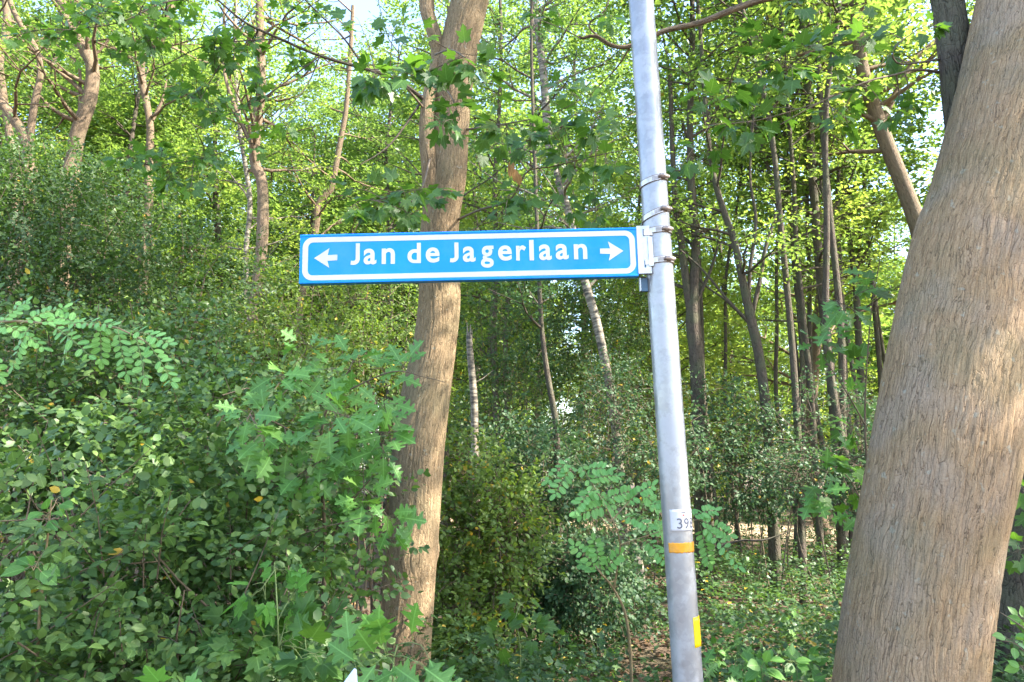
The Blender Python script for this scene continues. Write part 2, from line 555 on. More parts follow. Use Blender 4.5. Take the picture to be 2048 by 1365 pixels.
M['bark_mid'] = bark_mat('bark_mid', (0.235, 0.16, 0.088), (0.33, 0.235, 0.135), (0.085, 0.054, 0.03), 62, 10, 0.9, 0.007, (0.30, 0.22, 0.125), 0.3)
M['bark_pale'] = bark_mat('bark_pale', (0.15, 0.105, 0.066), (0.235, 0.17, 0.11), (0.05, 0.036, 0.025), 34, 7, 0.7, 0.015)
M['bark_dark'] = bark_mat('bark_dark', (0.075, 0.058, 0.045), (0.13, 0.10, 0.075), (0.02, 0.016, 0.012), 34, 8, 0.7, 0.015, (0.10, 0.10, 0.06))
M['bark_birch'] = birch_mat()
M['twig'] = plain('twig', (0.13, 0.095, 0.06), 0.8, noise=0.3)
M['stem_green'] = plain('stem_green', (0.17, 0.22, 0.07), 0.6, noise=0.3)
M['stem_tan'] = plain('stem_tan', (0.27, 0.19, 0.10), 0.7, noise=0.3)


# ------------------------------------------------------------------ ground
def ground_h(x, y):
    p = np.stack([np.asarray(x) * 0.35, np.asarray(y) * 0.35, np.zeros_like(np.asarray(x, float))], -1)
    q = p * 4.0
    return (noise3(p, 3) - 0.5) * 0.22 + (noise3(q, 4) - 0.5) * 0.05


def make_ground():
    xs = np.concatenate([[-400, -200, -90], np.linspace(-50, 50, 201), [90, 200, 400]])
    ys = np.concatenate([[-400, -150, -50], np.linspace(-12, 70, 165), [110, 200, 400]])
    X, Y = np.meshgrid(xs, ys)
    Z = ground_h(X.ravel(), Y.ravel())
    V = np.stack([X.ravel(), Y.ravel(), Z], -1)
    nx, ny = len(xs), len(ys)
    i = (np.arange(ny - 1)[:, None] * nx + np.arange(nx - 1)[None, :]).ravel()
    Q = np.stack([i, i + 1, i + nx + 1, i + nx], -1)
    me = mesh_np('ground', V, quads=Q)
    m, nt, out = new_mat('forest_floor')
    gn = N(nt, 'ShaderNodeNewGeometry')
    n1 = N(nt, 'ShaderNodeTexNoise', Scale=1.3, Detail=4.0)
    n2 = N(nt, 'ShaderNodeTexNoise', Scale=38.0, Detail=6.0, Roughness=0.7)
    vo = N(nt, 'ShaderNodeTexVoronoi', Scale=24.0)
    for n in (n1, n2, vo): nt.links.new(gn.outputs['Position'], n.inputs['Vector'])
    c = mixc(nt, (0.06, 0.04, 0.025), (0.13, 0.085, 0.055), n2.outputs[0])
    c = mixc(nt, c, ramp(nt, [(0.0, (0.05, 0.03, 0.02)), (0.5, (0.16, 0.10, 0.055)), (1.0, (0.09, 0.06, 0.04))], vo.outputs['Color']).outputs[0], 0.5)
    c = mixc(nt, c, (0.06, 0.08, 0.03), ramp(nt, [(0.5, (0, 0, 0)), (0.7, (0.6, 0.6, 0.6))], n1.outputs[0]).outputs[0])
    pb = N(nt, 'ShaderNodeBsdfPrincipled', Roughness=0.95)
    b = N(nt, 'ShaderNodeBump', Strength=0.8, Distance=0.03)
    nt.links.new(n2.outputs[0], b.inputs['Height'])
    nt.links.new(b.outputs[0], pb.inputs['Normal'])
    nt.links.new(c, pb.inputs['Base Color'])
    nt.links.new(pb.outputs[0], out.inputs['Surface'])
    o = link_mesh('ground', me, m)
    tag(o, 'dark forest floor of soil and old leaves under the trees', None, None, 'structure')


make_ground()

PATH_C = [(-40, 34), (-14, 25.0), (0, 21.0), (6, 19.0), (12, 16.0), (22, 10.5), (40, 0)]


def make_path():
    c = resample([(x, y, 0) for x, y in PATH_C], 160)
    t = nrm(np.gradient(c, axis=0))
    nrmv = np.stack([-t[:, 1], t[:, 0], t[:, 2]], -1)
    V = []
    K = 13
    for k in range(K):
        o = (k / (K - 1) - 0.5) * 2
        w = 2.2 * o
        edge = (noise3(np.stack([c[:, 0], c[:, 1], np.full(len(c), k)], -1) * 0.9, 9) - 0.5) * 0.5 * abs(o)
        p = c + nrmv * (w + edge)[:, None]
        p[:, 2] = ground_h(p[:, 0], p[:, 1]) + 0.06 * (1 - o * o) + 0.012 + (-0.03 if abs(o) == 1 else 0)
        V.append(p)
    V = np.stack(V, 1).reshape(-1, 3)
    i = (np.arange(159)[:, None] * K + np.arange(K - 1)[None]).ravel()
    Q = np.stack([i, i + 1, i + K + 1, i + K], -1)
    m, nt, out = new_mat('sandy_path')
    gn = N(nt, 'ShaderNodeNewGeometry')
    n1 = N(nt, 'ShaderNodeTexNoise', Scale=3.0, Detail=6.0, Roughness=0.7)
    n2 = N(nt, 'ShaderNodeTexNoise', Scale=60.0, Detail=4.0)
    for n in (n1, n2): nt.links.new(gn.outputs['Position'], n.inputs['Vector'])
    c_ = mixc(nt, (0.26, 0.18, 0.11), (0.38, 0.29, 0.19), n1.outputs[0])
    c_ = mixc(nt, c_, (0.20, 0.13, 0.08), ramp(nt, [(0.55, (0, 0, 0)), (0.68, (0.7, 0.7, 0.7))], n2.outputs[0]).outputs[0])
    pb = N(nt, 'ShaderNodeBsdfPrincipled', Roughness=0.95)
    b = N(nt, 'ShaderNodeBump', Strength=0.6, Distance=0.02)
    nt.links.new(n2.outputs[0], b.inputs['Height'])
    nt.links.new(b.outputs[0], pb.inputs['Normal'])
    nt.links.new(c_, pb.inputs['Base Color'])
    nt.links.new(pb.outputs[0], out.inputs['Surface'])
    o = link_mesh('path', mesh_np('path', V, quads=Q), m)
    tag(o, 'pale sandy path crossing the wood behind the undergrowth', None, None, 'structure')


make_path()
_pc = resample([(x, y, 0) for x, y in PATH_C], 300)[:, :2]


def near_path(x, y, d):
    return np.min((_pc[:, 0] - x) ** 2 + (_pc[:, 1] - y) ** 2) < d * d


# ------------------------------------------------------------------ big trunks
def big_trunk(name, rows, sides, nrows, amp, seed, rid=34.0, rz=5.0, parent=None, off=(0, 0, 0), mat=None, knots=()):
    """rows: [(x,y,z,r)...]; a furrowed trunk with real relief"""
    p = resample(rows, nrows)
    c, rad = p[:, :3], p[:, 3]
    t = nrm(np.gradient(c, axis=0))
    ref = np.array([1.0, 0, 0])
    a = nrm(ref - t * (t @ ref)[:, None]); b = np.cross(t, a)
    th = np.linspace(0, 2 * math.pi, sides, endpoint=False)
    s = np.concatenate([[0], np.cumsum(np.linalg.norm(np.diff(c, axis=0), axis=1))])
    R = rad.mean()
    co = np.stack([np.broadcast_to(np.cos(th) * R, (nrows, sides)), np.broadcast_to(np.sin(th) * R, (nrows, sides)), np.broadcast_to(s[:, None], (nrows, sides))], -1)
    w = (np.stack([noise3(co * 6, seed), noise3(co * 6, seed + 1), noise3(co * 6, seed + 2)], -1) - 0.5) * 0.05
    q = (co + w) * np.array([rid, rid, rz])
    n1 = 1 - np.abs(noise3(q, seed + 3) * 2 - 1)         # ridges where noise crosses the middle
    n2 = noise3(q * 2.3, seed + 4)
    n3 = noise3(co * np.array([3.5, 3.5, 1.6]), seed + 5)
    n4 = 1 - np.abs(noise3((co + w) * np.array([rid * .7, rid * .7, rid * 0.55]), seed + 6) * 2 - 1)
    d = -amp * np.clip((n1 - 0.72) / 0.28, 0, 1) ** 1.2 - amp * 0.45 * np.clip((n4 - 0.86) / 0.14, 0, 1) + amp * 0.35 * (n2 - 0.5) + R * 0.09 * (n3 - 0.5)
    for (ks, ka, kr, kh) in knots:
        dd = ((co[..., 2] - ks) / (kr * 1.3)) ** 2 + ((np.arctan2(np.sin(th - ka), np.cos(th - ka))[None, :] * R) / kr) ** 2
        d = d + kh * np.exp(-dd) * (1 - 0.9 * np.exp(-dd * 6))
    ring = (a[:, None] * np.cos(th)[None, :, None] + b[:, None] * np.sin(th)[None, :, None]) * (rad[:, None] + d)[..., None] + c[:, None]
    i = np.arange(nrows - 1)[:, None] * sides
    j = np.arange(sides)[None]
    k = (j + 1) % sides
    Q = np.stack([i + j, i + k, i + sides + k, i + sides + j], -1).reshape(-1, 4)
    me = mesh_np(name, ring.reshape(-1, 3) - np.asarray(off), quads=Q, attrs={'bark': ('POINT', 'FLOAT_VECTOR', co.reshape(-1, 3))})
    return link_mesh(name, me, mat, parent)


def rowpx(py, x0, x1, Y):
    """trunk cross section whose silhouette spans x0..x1 at row py"""
    c = P((x0 + x1) / 2, py, Y)
    zc = (c[1] * CP + (c[2] - CAM_Z) * SP)
    u = ((x0 + x1) / 2 - 1024.0) / F
    return (*c, (x1 - x0) / 2 / F * zc / math.sqrt(1 + u * u))


# ---- single leaf objects --------------------------------------------------
SINGLE = {}


def single_mesh(key):
    if key not in SINGLE:
        tm = {'oakA': OAK_A, 'oakB': OAK_B, 'mapleA': MAPLE_A, 'mapleB': MAPLE_B, 'ovalA': LEAF_OVAL_A, 'ovalB': LEAF_OVAL_B, 'leaflet': LEAFLET}[key.split('|')[0]]
        me = mesh_np('leaf_' + key.split('|')[0], tm[0], tris=tm[1])
        me.materials.append(M[key.split('|')[1]])
        SINGLE[key] = me
    return SINGLE[key]


def place_leaf(key, pos, d, n, size, parent, off=(0, 0, 0), name='leaf'):
    X, Y, Z = frames(np.asarray(d, float)[None], np.asarray(n, float)[None])
    X, Y, Z = X[0] * size, Y[0] * size, Z[0] * size
    p = np.asarray(pos) - np.asarray(off)
    o = bpy.data.objects.new(name, single_mesh(key))
    mt = Matrix(((X[0], Y[0], Z[0], p[0]), (X[1], Y[1], Z[1], p[1]), (X[2], Y[2], Z[2], p[2]), (0, 0, 0, 1)))
    COL.objects.link(o)
    o.parent = parent
    o.matrix_local = mt
    return o


def pxpath(pts):
    """[(px,py,Y,r_mm)] -> world rows"""
    return [(*P(a, b, Y), r / 1000.0) for a, b, Y, r in pts]


def spray(r, root, off, branches, clusters, keys, twig_mat, part_name='branch', face=0.5, sub=True, droop=0.35):
    """branches: list of pxpath lists (drawn as one woody part); clusters (px,py,rx,ry,Y,n,size).
    Leaves hang from twigs that run from the nearest branch point into the cluster."""
    tb = Tubes()
    allp = []
    for br in branches:
        rows = resample(pxpath(br), max(8, len(br) * 5))
        jit = (noise3(rows[:, :3] * 9, 5)[:, None] - .5) * 0.0
        tb.add(rows[:, :3] + jit, np.maximum(rows[:, 3], 0.0008), 7)
        allp.append(rows)
    allp = np.concatenate(allp)
    leaves = []
    for (cx, cy, rx, ry, Y, n, size) in clusters:
        cen = P(cx, cy, Y)
        ntw = max(1, n // 6)
        cnt = 0
        for t in range(ntw):
            a = r.uniform(0, 2 * math.pi); q = math.sqrt(r.uniform(0.05, 1)) * 0.75
            end = P(cx + rx * q * math.cos(a), cy + ry * q * math.sin(a), Y + r.uniform(-0.08, 0.08) * Y)
            k = np.argmin(((allp[:, :3] - end) ** 2).sum(1) + r.uniform(0, 0.01, len(allp)))
            st = allp[k, :3]
            dv = end - st
            L = np.linalg.norm(dv)
            midp = st + dv * 0.5 + np.array([0, 0, 0.06 * L]) + r.normal(0, 0.03 * L, 3)
            tw = resample([tuple(st), tuple(midp), tuple(end)], 7)
            tb.add(tw, np.linspace(min(0.004, allp[k, 3] * .8), 0.0011, 7), 5)
            m = n // ntw + (1 if t < n % ntw else 0)
            for j in range(m):
                # leaves sit round the outer part of the twig
                tt = 1 - 0.5 * (j / max(1, m)) * r.uniform(0.6, 1.2)
                base = tw[int(np.clip(tt * 6, 0, 6))]
                ang = r.uniform(0, 2 * math.pi)
                dv2 = np.array([math.cos(ang), r.normal(0, 0.4), math.sin(ang) * 0.7 - droop])
                dv2 = dv2 / np.linalg.norm(dv2) + 0.5 * dv / max(L, 1e-4)
                dv2 = dv2 / np.linalg.norm(dv2)
                pet = size * r.uniform(0.25, 0.5)
                lp = base + dv2 * pet
                tb.add(np.array([base, (base + lp) / 2 + [0, 0, 0.004], lp + dv2 * size * 0.05]), [0.0012, 0.0009, 0.0008], 4)
                nn = np.array([r.normal(0, 0.35), -face + r.normal(0, 0.35), 0.75 + r.normal(0, 0.3)])
                ld = dv2 + r.normal(0, 0.15, 3)
                leaves.append((lp, ld, nn, size * r.uniform(0.7, 1.15)))
    b = link_mesh(part_name, tb.mesh(part_name, off), twig_mat, root)
    par = b if sub else root
    for lp, ld, nn, s in leaves:
        place_leaf(keys[int(r.integers(len(keys)))], lp, ld, nn, s, par, off)
    return b


# ---- generic tree ---------------------------------------------------------
def wood_tree(r, rows, crown, off, nb, blen, zlo, sides=10, first=None, brad=0.35, rise=0.5, spread_bias=None, twigs_per=7, K=6, L=0.35, size=0.07):
    """rows: trunk [(x,y,z,r)...] world. Returns tubes and leaf arrays."""
    p = resample(rows, max(14, len(rows) * 4))
    tb = Tubes()
    tb.add(p[:, :3], p[:, 3], sides)
    cand = np.nonzero(p[:, 2] > zlo)[0]
    TP, TD = [], []
    for i in range(nb):
        k = cand[int(len(cand) * ((i + r.uniform(0, 1)) / nb))]
        st, rad = p[k, :3], p[k, 3]
        az = r.uniform(0, 2 * math.pi)
        L0 = blen * r.uniform(0.55, 1.15)
        up = rise * r.uniform(0.3, 1.4)
        d = np.array([math.cos(az), math.sin(az), up])
        pts = [st]
        for s in range(5):
            d = nrm(d + r.normal(0, 0.16, 3) + np.array([0, 0, 0.02]))
            pts.append(pts[-1] + d * L0 / 5)
        pts = np.array(pts)
        r0 = min(rad * brad + 0.006, rad * 0.8)
        tb.add(pts, np.linspace(r0, 0.004, 6), 5)
        for s in range(3):
            kk = 1 + s + int(r.integers(0, 2))
            az2 = az + r.choice([-1, 1]) * r.uniform(0.5, 1.2)
            d2 = np.array([math.cos(az2), math.sin(az2), up * .7 + r.normal(0, .25)])
            e = pts[kk] + nrm(d2) * L0 * 0.5 * r.uniform(.6, 1.1)
            q = resample([tuple(pts[kk]), tuple((pts[kk] + e) / 2 + r.normal(0, .05, 3)), tuple(e)], 5)
            tb.add(q, np.linspace(r0 * 0.45, 0.003, 5), 4)
            n = twigs_per
            u = r.uniform(0.25, 1, n)
            base = pts[kk] + (e - pts[kk]) * u[:, None]
            TP.append(base + r.normal(0, 0.10, (n, 3)))
            TD.append(nrm(d2 + r.normal(0, 0.8, (n, 3)) * np.array([1, 1, 0.45])))
        n = twigs_per
        u = r.uniform(1.5, 5, n)
        ii = u.astype(int)
        ii = np.minimum(ii, 4)
        base = pts[ii] + (pts[ii + 1] - pts[ii]) * (u - ii)[:, None]
        TP.append(base + r.normal(0, 0.10, (n, 3)))
        TD.append(nrm(d + r.normal(0, 0.8, (n, 3)) * np.array([1, 1, 0.45])))
    TP, TD = np.concatenate(TP), np.concatenate(TD)
    lp, ld, ln = twig_leaves(r, TP, TD, K, L, size)
    return tb, lp, ld, ln


def build_tree(name, label, cat, r, rows, bark, leafm, nb=30, blen=1.8, zlo=2.5, size=0.075, group=None, twigs_per=7, K=6, L=0.35, yellow=0.004, brad=.35, rise=.5, tmpl=LEAF_TINY, extra=()):
    base = (rows[0][0], rows[0][1], rows[0][2])
    t = thing(name, label, cat, base, group)
    tb, lp, ld, ln = wood_tree(r, rows, None, base, nb, blen, zlo, size=size, twigs_per=twigs_per, K=K, L=L, brad=brad, rise=rise)
    for ex in extra:
        q = resample(ex, len(ex) * 4)
        tb.add(q[:, :3], q[:, 3], 8)
    link_mesh('trunk', tb.mesh('trunk', base), M[bark], t)
    if lp is not None and len(lp):
        me = leaf_mesh('crown', tmpl, lp, ld, ln, size * r.uniform(0.65, 1.25, len(lp)), tints(r, len(lp), yellow), base)
        c = link_mesh('crown', me, M[leafm], t)
        c['kind'] = 'stuff'
    return t


def px_tree_rows(pts, Y, H, wscale=1.0):
    """pts [(px,py,width_px)] bottom to top; roots it in the ground, carries it on to height H"""
    rows = []
    for a, b, w in pts:
        c = P(a, b, Y)
        rows.append((*c, w * wscale / 2 / F * (c[1] * CP + (c[2] - CAM_Z) * SP)))
    p0, p1 = np.array(rows[0]), np.array(rows[1])
    if p0[2] > 0.1:
        g = np.array([p0[0] + (p0[0] - p1[0]) * 0.3, p0[1] + 0.05, -0.12, p0[3] * 1.25])
        mid = (p0 + g) / 2; mid[3] = p0[3] * 1.08
        rows = [tuple(g), tuple(mid)] + rows
    top = np.array(rows[-1])
    pr = np.array(rows[-2])
    d = nrm((top[:3] - pr[:3]))
    d = nrm(d * 0.6 + np.array([0, 0, 0.8]))
    while top[2] < H:
        nx = top.copy()
        nx[:3] = top[:3] + d * 1.3
        nx[3] = max(top[3] * 0.84, 0.012)
        d = nrm(d + rng.normal(0, 0.06, 3))
        rows.append(tuple(nx))
        top = nx
    return rows


# ------------------------------------------------------------------ street sign pole
POLE_Y = 2.15


def pole_row(py):
    """axis point and radius of the pole at a picture row"""
    xl = np.interp(py, [0, 600, 1010, 1365], [1257, 1300, 1326, 1345])
    xr = np.interp(py, [0, 600, 1010, 1365], [1307, 1351, 1382, 1407])
    r_ = rowpx(py, xl, xr, POLE_Y)
    return np.array(r_)


_pt, _pb = pole_row(0), pole_row(1365)
PA = _pb[:3]; PDIR = (_pt[:3] - _pb[:3]); PL = np.linalg.norm(PDIR); PDIR /= PL


def pole_at_s(s):
    """axis and radius at distance s above the 1365 row"""
    return PA + PDIR * s, _pb[3] + (_pt[3] - _pb[3]) * s / PL


def pole_at_py(py):
    lo, hi = -3.0, 4.0
    for _ in range(40):
        m = (lo + hi) / 2
        c, _r = pole_at_s(m)
        y = 682.5 - F * (-(c[1]) * SP + (c[2] - CAM_Z) * CP) / (c[1] * CP + (c[2] - CAM_Z) * SP)
        if y > py: lo = m
        else: hi = m
    return (lo + hi) / 2


pole_m, nt, out = new_mat('galvanised_steel')
tc = nt.nodes.new('ShaderNodeTexCoord')
v1 = N(nt, 'ShaderNodeTexVoronoi', Scale=75.0)
n1 = N(nt, 'ShaderNodeTexNoise', Scale=9.0, Detail=6.0, Roughness=0.7)
n2 = N(nt, 'ShaderNodeTexNoise', Scale=55.0, Detail=4.0)
n5 = N(nt, 'ShaderNodeTexNoise', Scale=24.0, Detail=5.0, Roughness=0.7)
for n in (v1, n1, n2, n5): nt.links.new(tc.outputs['Object'], n.inputs['Vector'])
c = mixc(nt, (0.30, 0.30, 0.31), (0.36, 0.36, 0.37), v1.outputs['Color'])
c = mixc(nt, c, (0.43, 0.43, 0.45), ramp(nt, [(0.48, (0, 0, 0)), (0.56, (0.75,) * 3)], n1.outputs[0]).outputs[0])
c = mixc(nt, c, (0.36, 0.32, 0.27), ramp(nt, [(0.60, (0, 0, 0)), (0.72, (0.5, 0.5, 0.5))], n5.outputs[0]).outputs[0])
pb = N(nt, 'ShaderNodeBsdfPrincipled', Metallic=0.45)
nt.links.new(c, pb.inputs['Base Color'])
nt.links.new(ramp(nt, [(0.42, (0.28,) * 3), (0.6, (0.5,) * 3)], n1.outputs[0]).outputs[0], pb.inputs['Roughness'])
b = N(nt, 'ShaderNodeBump', Strength=0.25, Distance=0.002)
nt.links.new(n2.outputs[0], b.inputs['Height'])
nt.links.new(b.outputs[0], pb.inputs['Normal'])
nt.links.new(pb.outputs[0], out.inputs['Surface'])
M['galv'] = pole_m
M['clamp'] = plain('clamp_steel', (0.48, 0.42, 0.38), 0.3, 0.8, noise=0.25, nscale=60)
M['clamp_rust'] = plain('clamp_screw_steel', (0.42, 0.33, 0.28), 0.42, 0.5, noise=0.35, nscale=90)
M['blue'] = plain('sign_blue', (0.006, 0.275, 0.90), 0.36, noise=0.08, nscale=14, spec=0.25, grime=0.16)
M['white'] = plain('sign_white', (0.62, 0.62, 0.67), 0.4, noise=0.05, nscale=30, grime=0.28)
M['alu'] = plain('sign_aluminium', (0.56, 0.58, 0.61), 0.42, 0.5, noise=0.08, grime=0.3)
M['rust'] = plain('rusty_edge', (0.16, 0.10, 0.07), 0.7, 0.2, noise=0.4, nscale=80)
M['dark_steel'] = plain('dark_steel', (0.05, 0.09, 0.13), 0.4, 0.4, noise=0.3)
M['sticker'] = plain('sticker_white', (0.60, 0.58, 0.60), 0.5, noise=0.05, grime=0.3)
M['print_grey'] = plain('print_grey', (0.12, 0.12, 0.14), 0.6)
M['print_red'] = plain('print_red', (0.65, 0.12, 0.10), 0.6)
M['orange'] = plain('tape_orange', (0.85, 0.33, 0.01), 0.35, noise=0.25, nscale=45, grime=0.35)
M['yellow'] = plain('tape_yellow', (0.90, 0.62, 0.0), 0.35, noise=0.08, nscale=45)

pole_base_s = -(PA[2]) / PDIR[2]
pbase, prad = pole_at_s(pole_base_s - 0.05)
pole = thing('street_lamp_pole', 'tall grey galvanised metal pole that carries the blue street name sign', 'pole', tuple(pbase))
tb = Tubes()
ss = np.linspace(pole_base_s - 0.3, pole_at_py(0) + 3.5, 60)
tb.add(np.array([pole_at_s(s)[0] for s in ss]), np.array([max(pole_at_s(s)[1], 0.02) for s in ss]), 64)
link_mesh('shaft', tb.mesh('shaft', pbase), M['galv'], pole)


# frame fixed to the pole: A = across (towards +x), B = towards the camera, PDIR = up
PAx = nrm(np.array([1.0, 0, 0]) - PDIR * PDIR[0])
PBx = np.cross(PAx, PDIR)      # points to -y? check below
if PBx[1] > 0: PBx = -PBx


def pole_patch(name, py_top, py_bot, px0, px1, mat, parent, off, lift=0.0012, rough_edge=0.0, skew=0.0):
    """thin curved patch wrapped on the pole between picture columns px0..px1"""
    s0, s1 = pole_at_py(py_bot), pole_at_py(py_top)
    nU, nV = 20, 8
    V = []
    rr = random.Random(int(px0 * 7 + py_top))
    for j in range(nV + 1):
        s = s0 + (s1 - s0) * j / nV
        c, r_ = pole_at_s(s)
        pyj = py_bot + (py_top - py_bot) * j / nV
        cx = np.interp(pyj, [0, 600, 1010, 1365], [1282, 1325.5, 1354, 1376])
        hw = r_ / (c[1] * CP + (c[2] - CAM_Z) * SP) * F
        sh = cx - np.interp((py_top + py_bot) / 2, [0, 600, 1010, 1365], [1282, 1325.5, 1354, 1376])
        a0 = math.asin(max(-0.98, min(1, (px0 + sh - cx) / hw))); x1 = (px1 + sh - cx) / hw
        a1 = math.asin(min(0.999, x1)) + max(0, x1 - 1) * 1.5
        for i in range(nU + 1):
            a = a0 + (a1 - a0) * i / nU
            V.append(c + (PAx * math.sin(a) + PBx * math.cos(a)) * (r_ + lift) + PDIR * (rr.uniform(-1, 1) * rough_edge if j in (0, nV) else 0))
    V = np.array(V)
    n0 = len(V)
    V2 = V.copy()
    ctr = np.repeat(np.array([pole_at_s(s0 + (s1 - s0) * j / nV)[0] for j in range(nV + 1)]), nU + 1, axis=0)
    V2 = V2 - nrm(V2 - ctr) * (lift + 0.001)
    Q = []
    W = nU + 1
    for j in range(nV):
        for i in range(nU):
            k = j * W + i
            Q.append((k, k + 1, k + W + 1, k + W))
    rim = [i for i in range(W)] + [j * W + nU for j in range(1, nV + 1)] + [nV * W + i for i in range(nU - 1, -1, -1)] + [j * W for j in range(nV - 1, 0, -1)]
    for a, b_ in zip(rim, rim[1:] + rim[:1]):
        Q.append((b_, a, a + n0, b_ + n0))
    me = mesh_np(name, np.concatenate([V, V2]) - np.asarray(off), quads=np.array(Q), smooth=True)
    return link_mesh(name, me, mat, parent)


stk = pole_patch('number_sticker', 1018, 1061, 1338, 1383, M['sticker'], pole, pbase)
pole_patch('reflective_tape', 1083, 1103, 1336, 1387, M['orange'], pole, pbase, rough_edge=0.0012)
yt = pole_patch('reflective_tape', 1231, 1290, 1382, 1405, M['yellow'], pole, pbase)
yt['label'] = 'upright yellow reflective strip'
ot = pole_patch('reflective_tape', 1233, 1292, 1404.5, 1412, M['orange'], pole, pbase, lift=0.0030)
ot['label'] = 'orange strip wrapping the right edge beside the yellow one'


def text_flat(body, size, offset, extrude, name, font_shear=0.0):
    cu = bpy.data.curves.new(name, 'FONT')
    cu.body = body
    cu.size = size
    cu.offset = offset
    cu.extrude = extrude
    cu.resolution_u = 6
    o = bpy.data.objects.new(name, cu)
    COL.objects.link(o)
    dg = bpy.context.evaluated_depsgraph_get()
    dg.update()
    me = bpy.data.meshes.new_from_object(o.evaluated_get(dg))
    bpy.data.objects.remove(o)
    bpy.data.curves.remove(cu)
    me.name = name
    return me


def mesh_co(me):
    a = np.empty(len(me.vertices) * 3, np.float32)
    me.vertices.foreach_get('co', a)
    return a.reshape(-1, 3).astype(float)


def set_co(me, V):
    me.vertices.foreach_set('co', np.asarray(V, np.float32).ravel())
    me.update()


# digits 398 on the sticker, bent round the pole
def bend_on_pole(me, x0, x1, ytop, ybot, lift, off):
    V = mesh_co(me)
    mn, mx = V.min(0), V.max(0)
    s0, s1 = pole_at_py(ybot), pole_at_py(ytop)
    out = []
    for v in V:
        u = (v[0] - mn[0]) / max(mx[0] - mn[0], 1e-6)
        w = (v[1] - mn[1]) / max(mx[1] - mn[1], 1e-6)
        s = s0 + (s1 - s0) * w
        c, r_ = pole_at_s(s)
        cx = np.interp((ytop + ybot) / 2, [0, 600, 1010, 1365], [1282, 1325.5, 1354, 1376])
        hw = r_ / (c[1] * CP + (c[2] - CAM_Z) * SP) * F
        xx = x0 + (x1 - x0) * u
        a = math.asin(max(-1, min(0.995, (xx - cx) / hw)))
        out.append(c + (PAx * math.sin(a) + PBx * math.cos(a)) * (r_ + lift + (0.0004 if v[2] > 0 else 0)) - np.asarray(off))
    set_co(me, out)
    return me


for ch, x0, x1 in (('3', 1350, 1360), ('9', 1364, 1373.5), ('8', 1375.5, 1382.3)):
    me = text_flat(ch, 1.0, 0.004, 0.01, 'digit')
    bend_on_pole(me, x0, x1, 1035, 1055.5, 0.0016, pbase)
    link_mesh('digit', me, M['print_grey'], stk)
_u = []
for (x0, x1, y0, y1, mt, nm) in ((1361, 1364.5, 1027.5, 1031, 'print_red', 'print_dot'), (1358.5, 1367, 1023, 1024.5, 'print_grey', 'print_line'), (1369, 1380, 1024.5, 1025.8, 'print_grey', 'print_line')):
    o = pole_patch(nm, y0, y1, x0, x1, M[mt], stk, pbase, lift=0.0019)


def clamp_ring(py, py_l, parent, off, tilt=0.0, screw_px=1330, name='hose_clamp', a_from=-1.5, a_to=1.7, boxw=0.030):
    """steel band round the pole with a worm-screw housing at right front; tilted across"""
    s = pole_at_py(py)
    c, r_ = pole_at_s(s)
    h = 0.0085
    V, Q = [], []
    n = 40
    for i in range(n + 1):
        a = a_from + (a_to - a_from) * i / n
        dz = -tilt * (math.sin(a))
        rad = nrm(PAx * math.sin(a) + PBx * math.cos(a))
        for rr_, zz in ((r_ + 0.0036, -h), (r_ + 0.0036, h), (r_ + 0.0002, h), (r_ + 0.0002, -h)):
            V.append(c + rad * rr_ + PDIR * (zz - dz * r_))
    for i in range(n):
        for k in range(4):
            a_, b_ = i * 4 + k, i * 4 + (k + 1) % 4
            Q.append((a_, b_, b_ + 4, a_ + 4))
    Q += [(0, 1, 2, 3), (n * 4 + 3, n * 4 + 2, n * 4 + 1, n * 4)]
    band = link_mesh(name, mesh_np(name, np.array(V) - np.asarray(off), quads=np.array(Q), smooth=False), M['clamp'], parent)
    for e_ in (-1, 1):          # rolled dark rims of the band
        te = Tubes()
        aa = np.linspace(a_from, a_to, 30)
        te.add(np.array([c + (PAx * math.sin(q) + PBx * math.cos(q)) * (r_ + 0.0030) + PDIR * (e_ * h + tilt * math.sin(q) * r_) for q in aa]), np.full(30, 0.0011), 5)
        link_mesh('band_rim', te.mesh('band_rim', off), M['rust'], band)
    # slots in the band, as a row of little raised ribs
    tbx = Tubes()
    for k in range(7):
        a = -0.25 + k * 0.075
        rad = PAx * math.sin(a) + PBx * math.cos(a)
        m_ = c + rad * (r_ + 0.0040) - PDIR * (-tilt * math.sin(a) * r_)
        tbx.add(np.array([m_ - PDIR * h * .7, m_ + PDIR * h * .7]), [0.0008, 0.0008], 5)
    link_mesh('band_ridge', tbx.mesh('band_ridge', off), M['rust'], band)['kind'] = 'stuff'
    # screw housing: tangential little barrel + hex head
    a = math.asin(0.50)
    rad = PAx * math.sin(a) + PBx * math.cos(a)
    tan = PAx * math.cos(a) - PBx * math.sin(a)
    m_ = c + rad * (r_ + 0.0095) - PDIR * (-tilt * math.sin(a) * r_)
    tb2 = Tubes()
    x = [-0.018, -0.0178, -0.008, -0.0078, 0.012, 0.0122, 0.0123]
    rads = [0.0001, 0.0052, 0.0052, 0.0068, 0.0068, 0.0052, 0.0001]
    tb2.add(np.array([m_ + tan * q for q in x]), rads, 14)
    link_mesh('screw_housing', tb2.mesh('screw_housing', off), M['clamp_rust'], band)
    tb3 = Tubes()
    x = [0.0125, 0.0126, 0.0175, 0.0176]
    tb3.add(np.array([m_ + tan * q for q in x]), [0.0001, 0.0058, 0.0058, 0.0001], 6)
    link_mesh('screw_head', tb3.mesh('screw_head', off), M['clamp'], band)
    return band


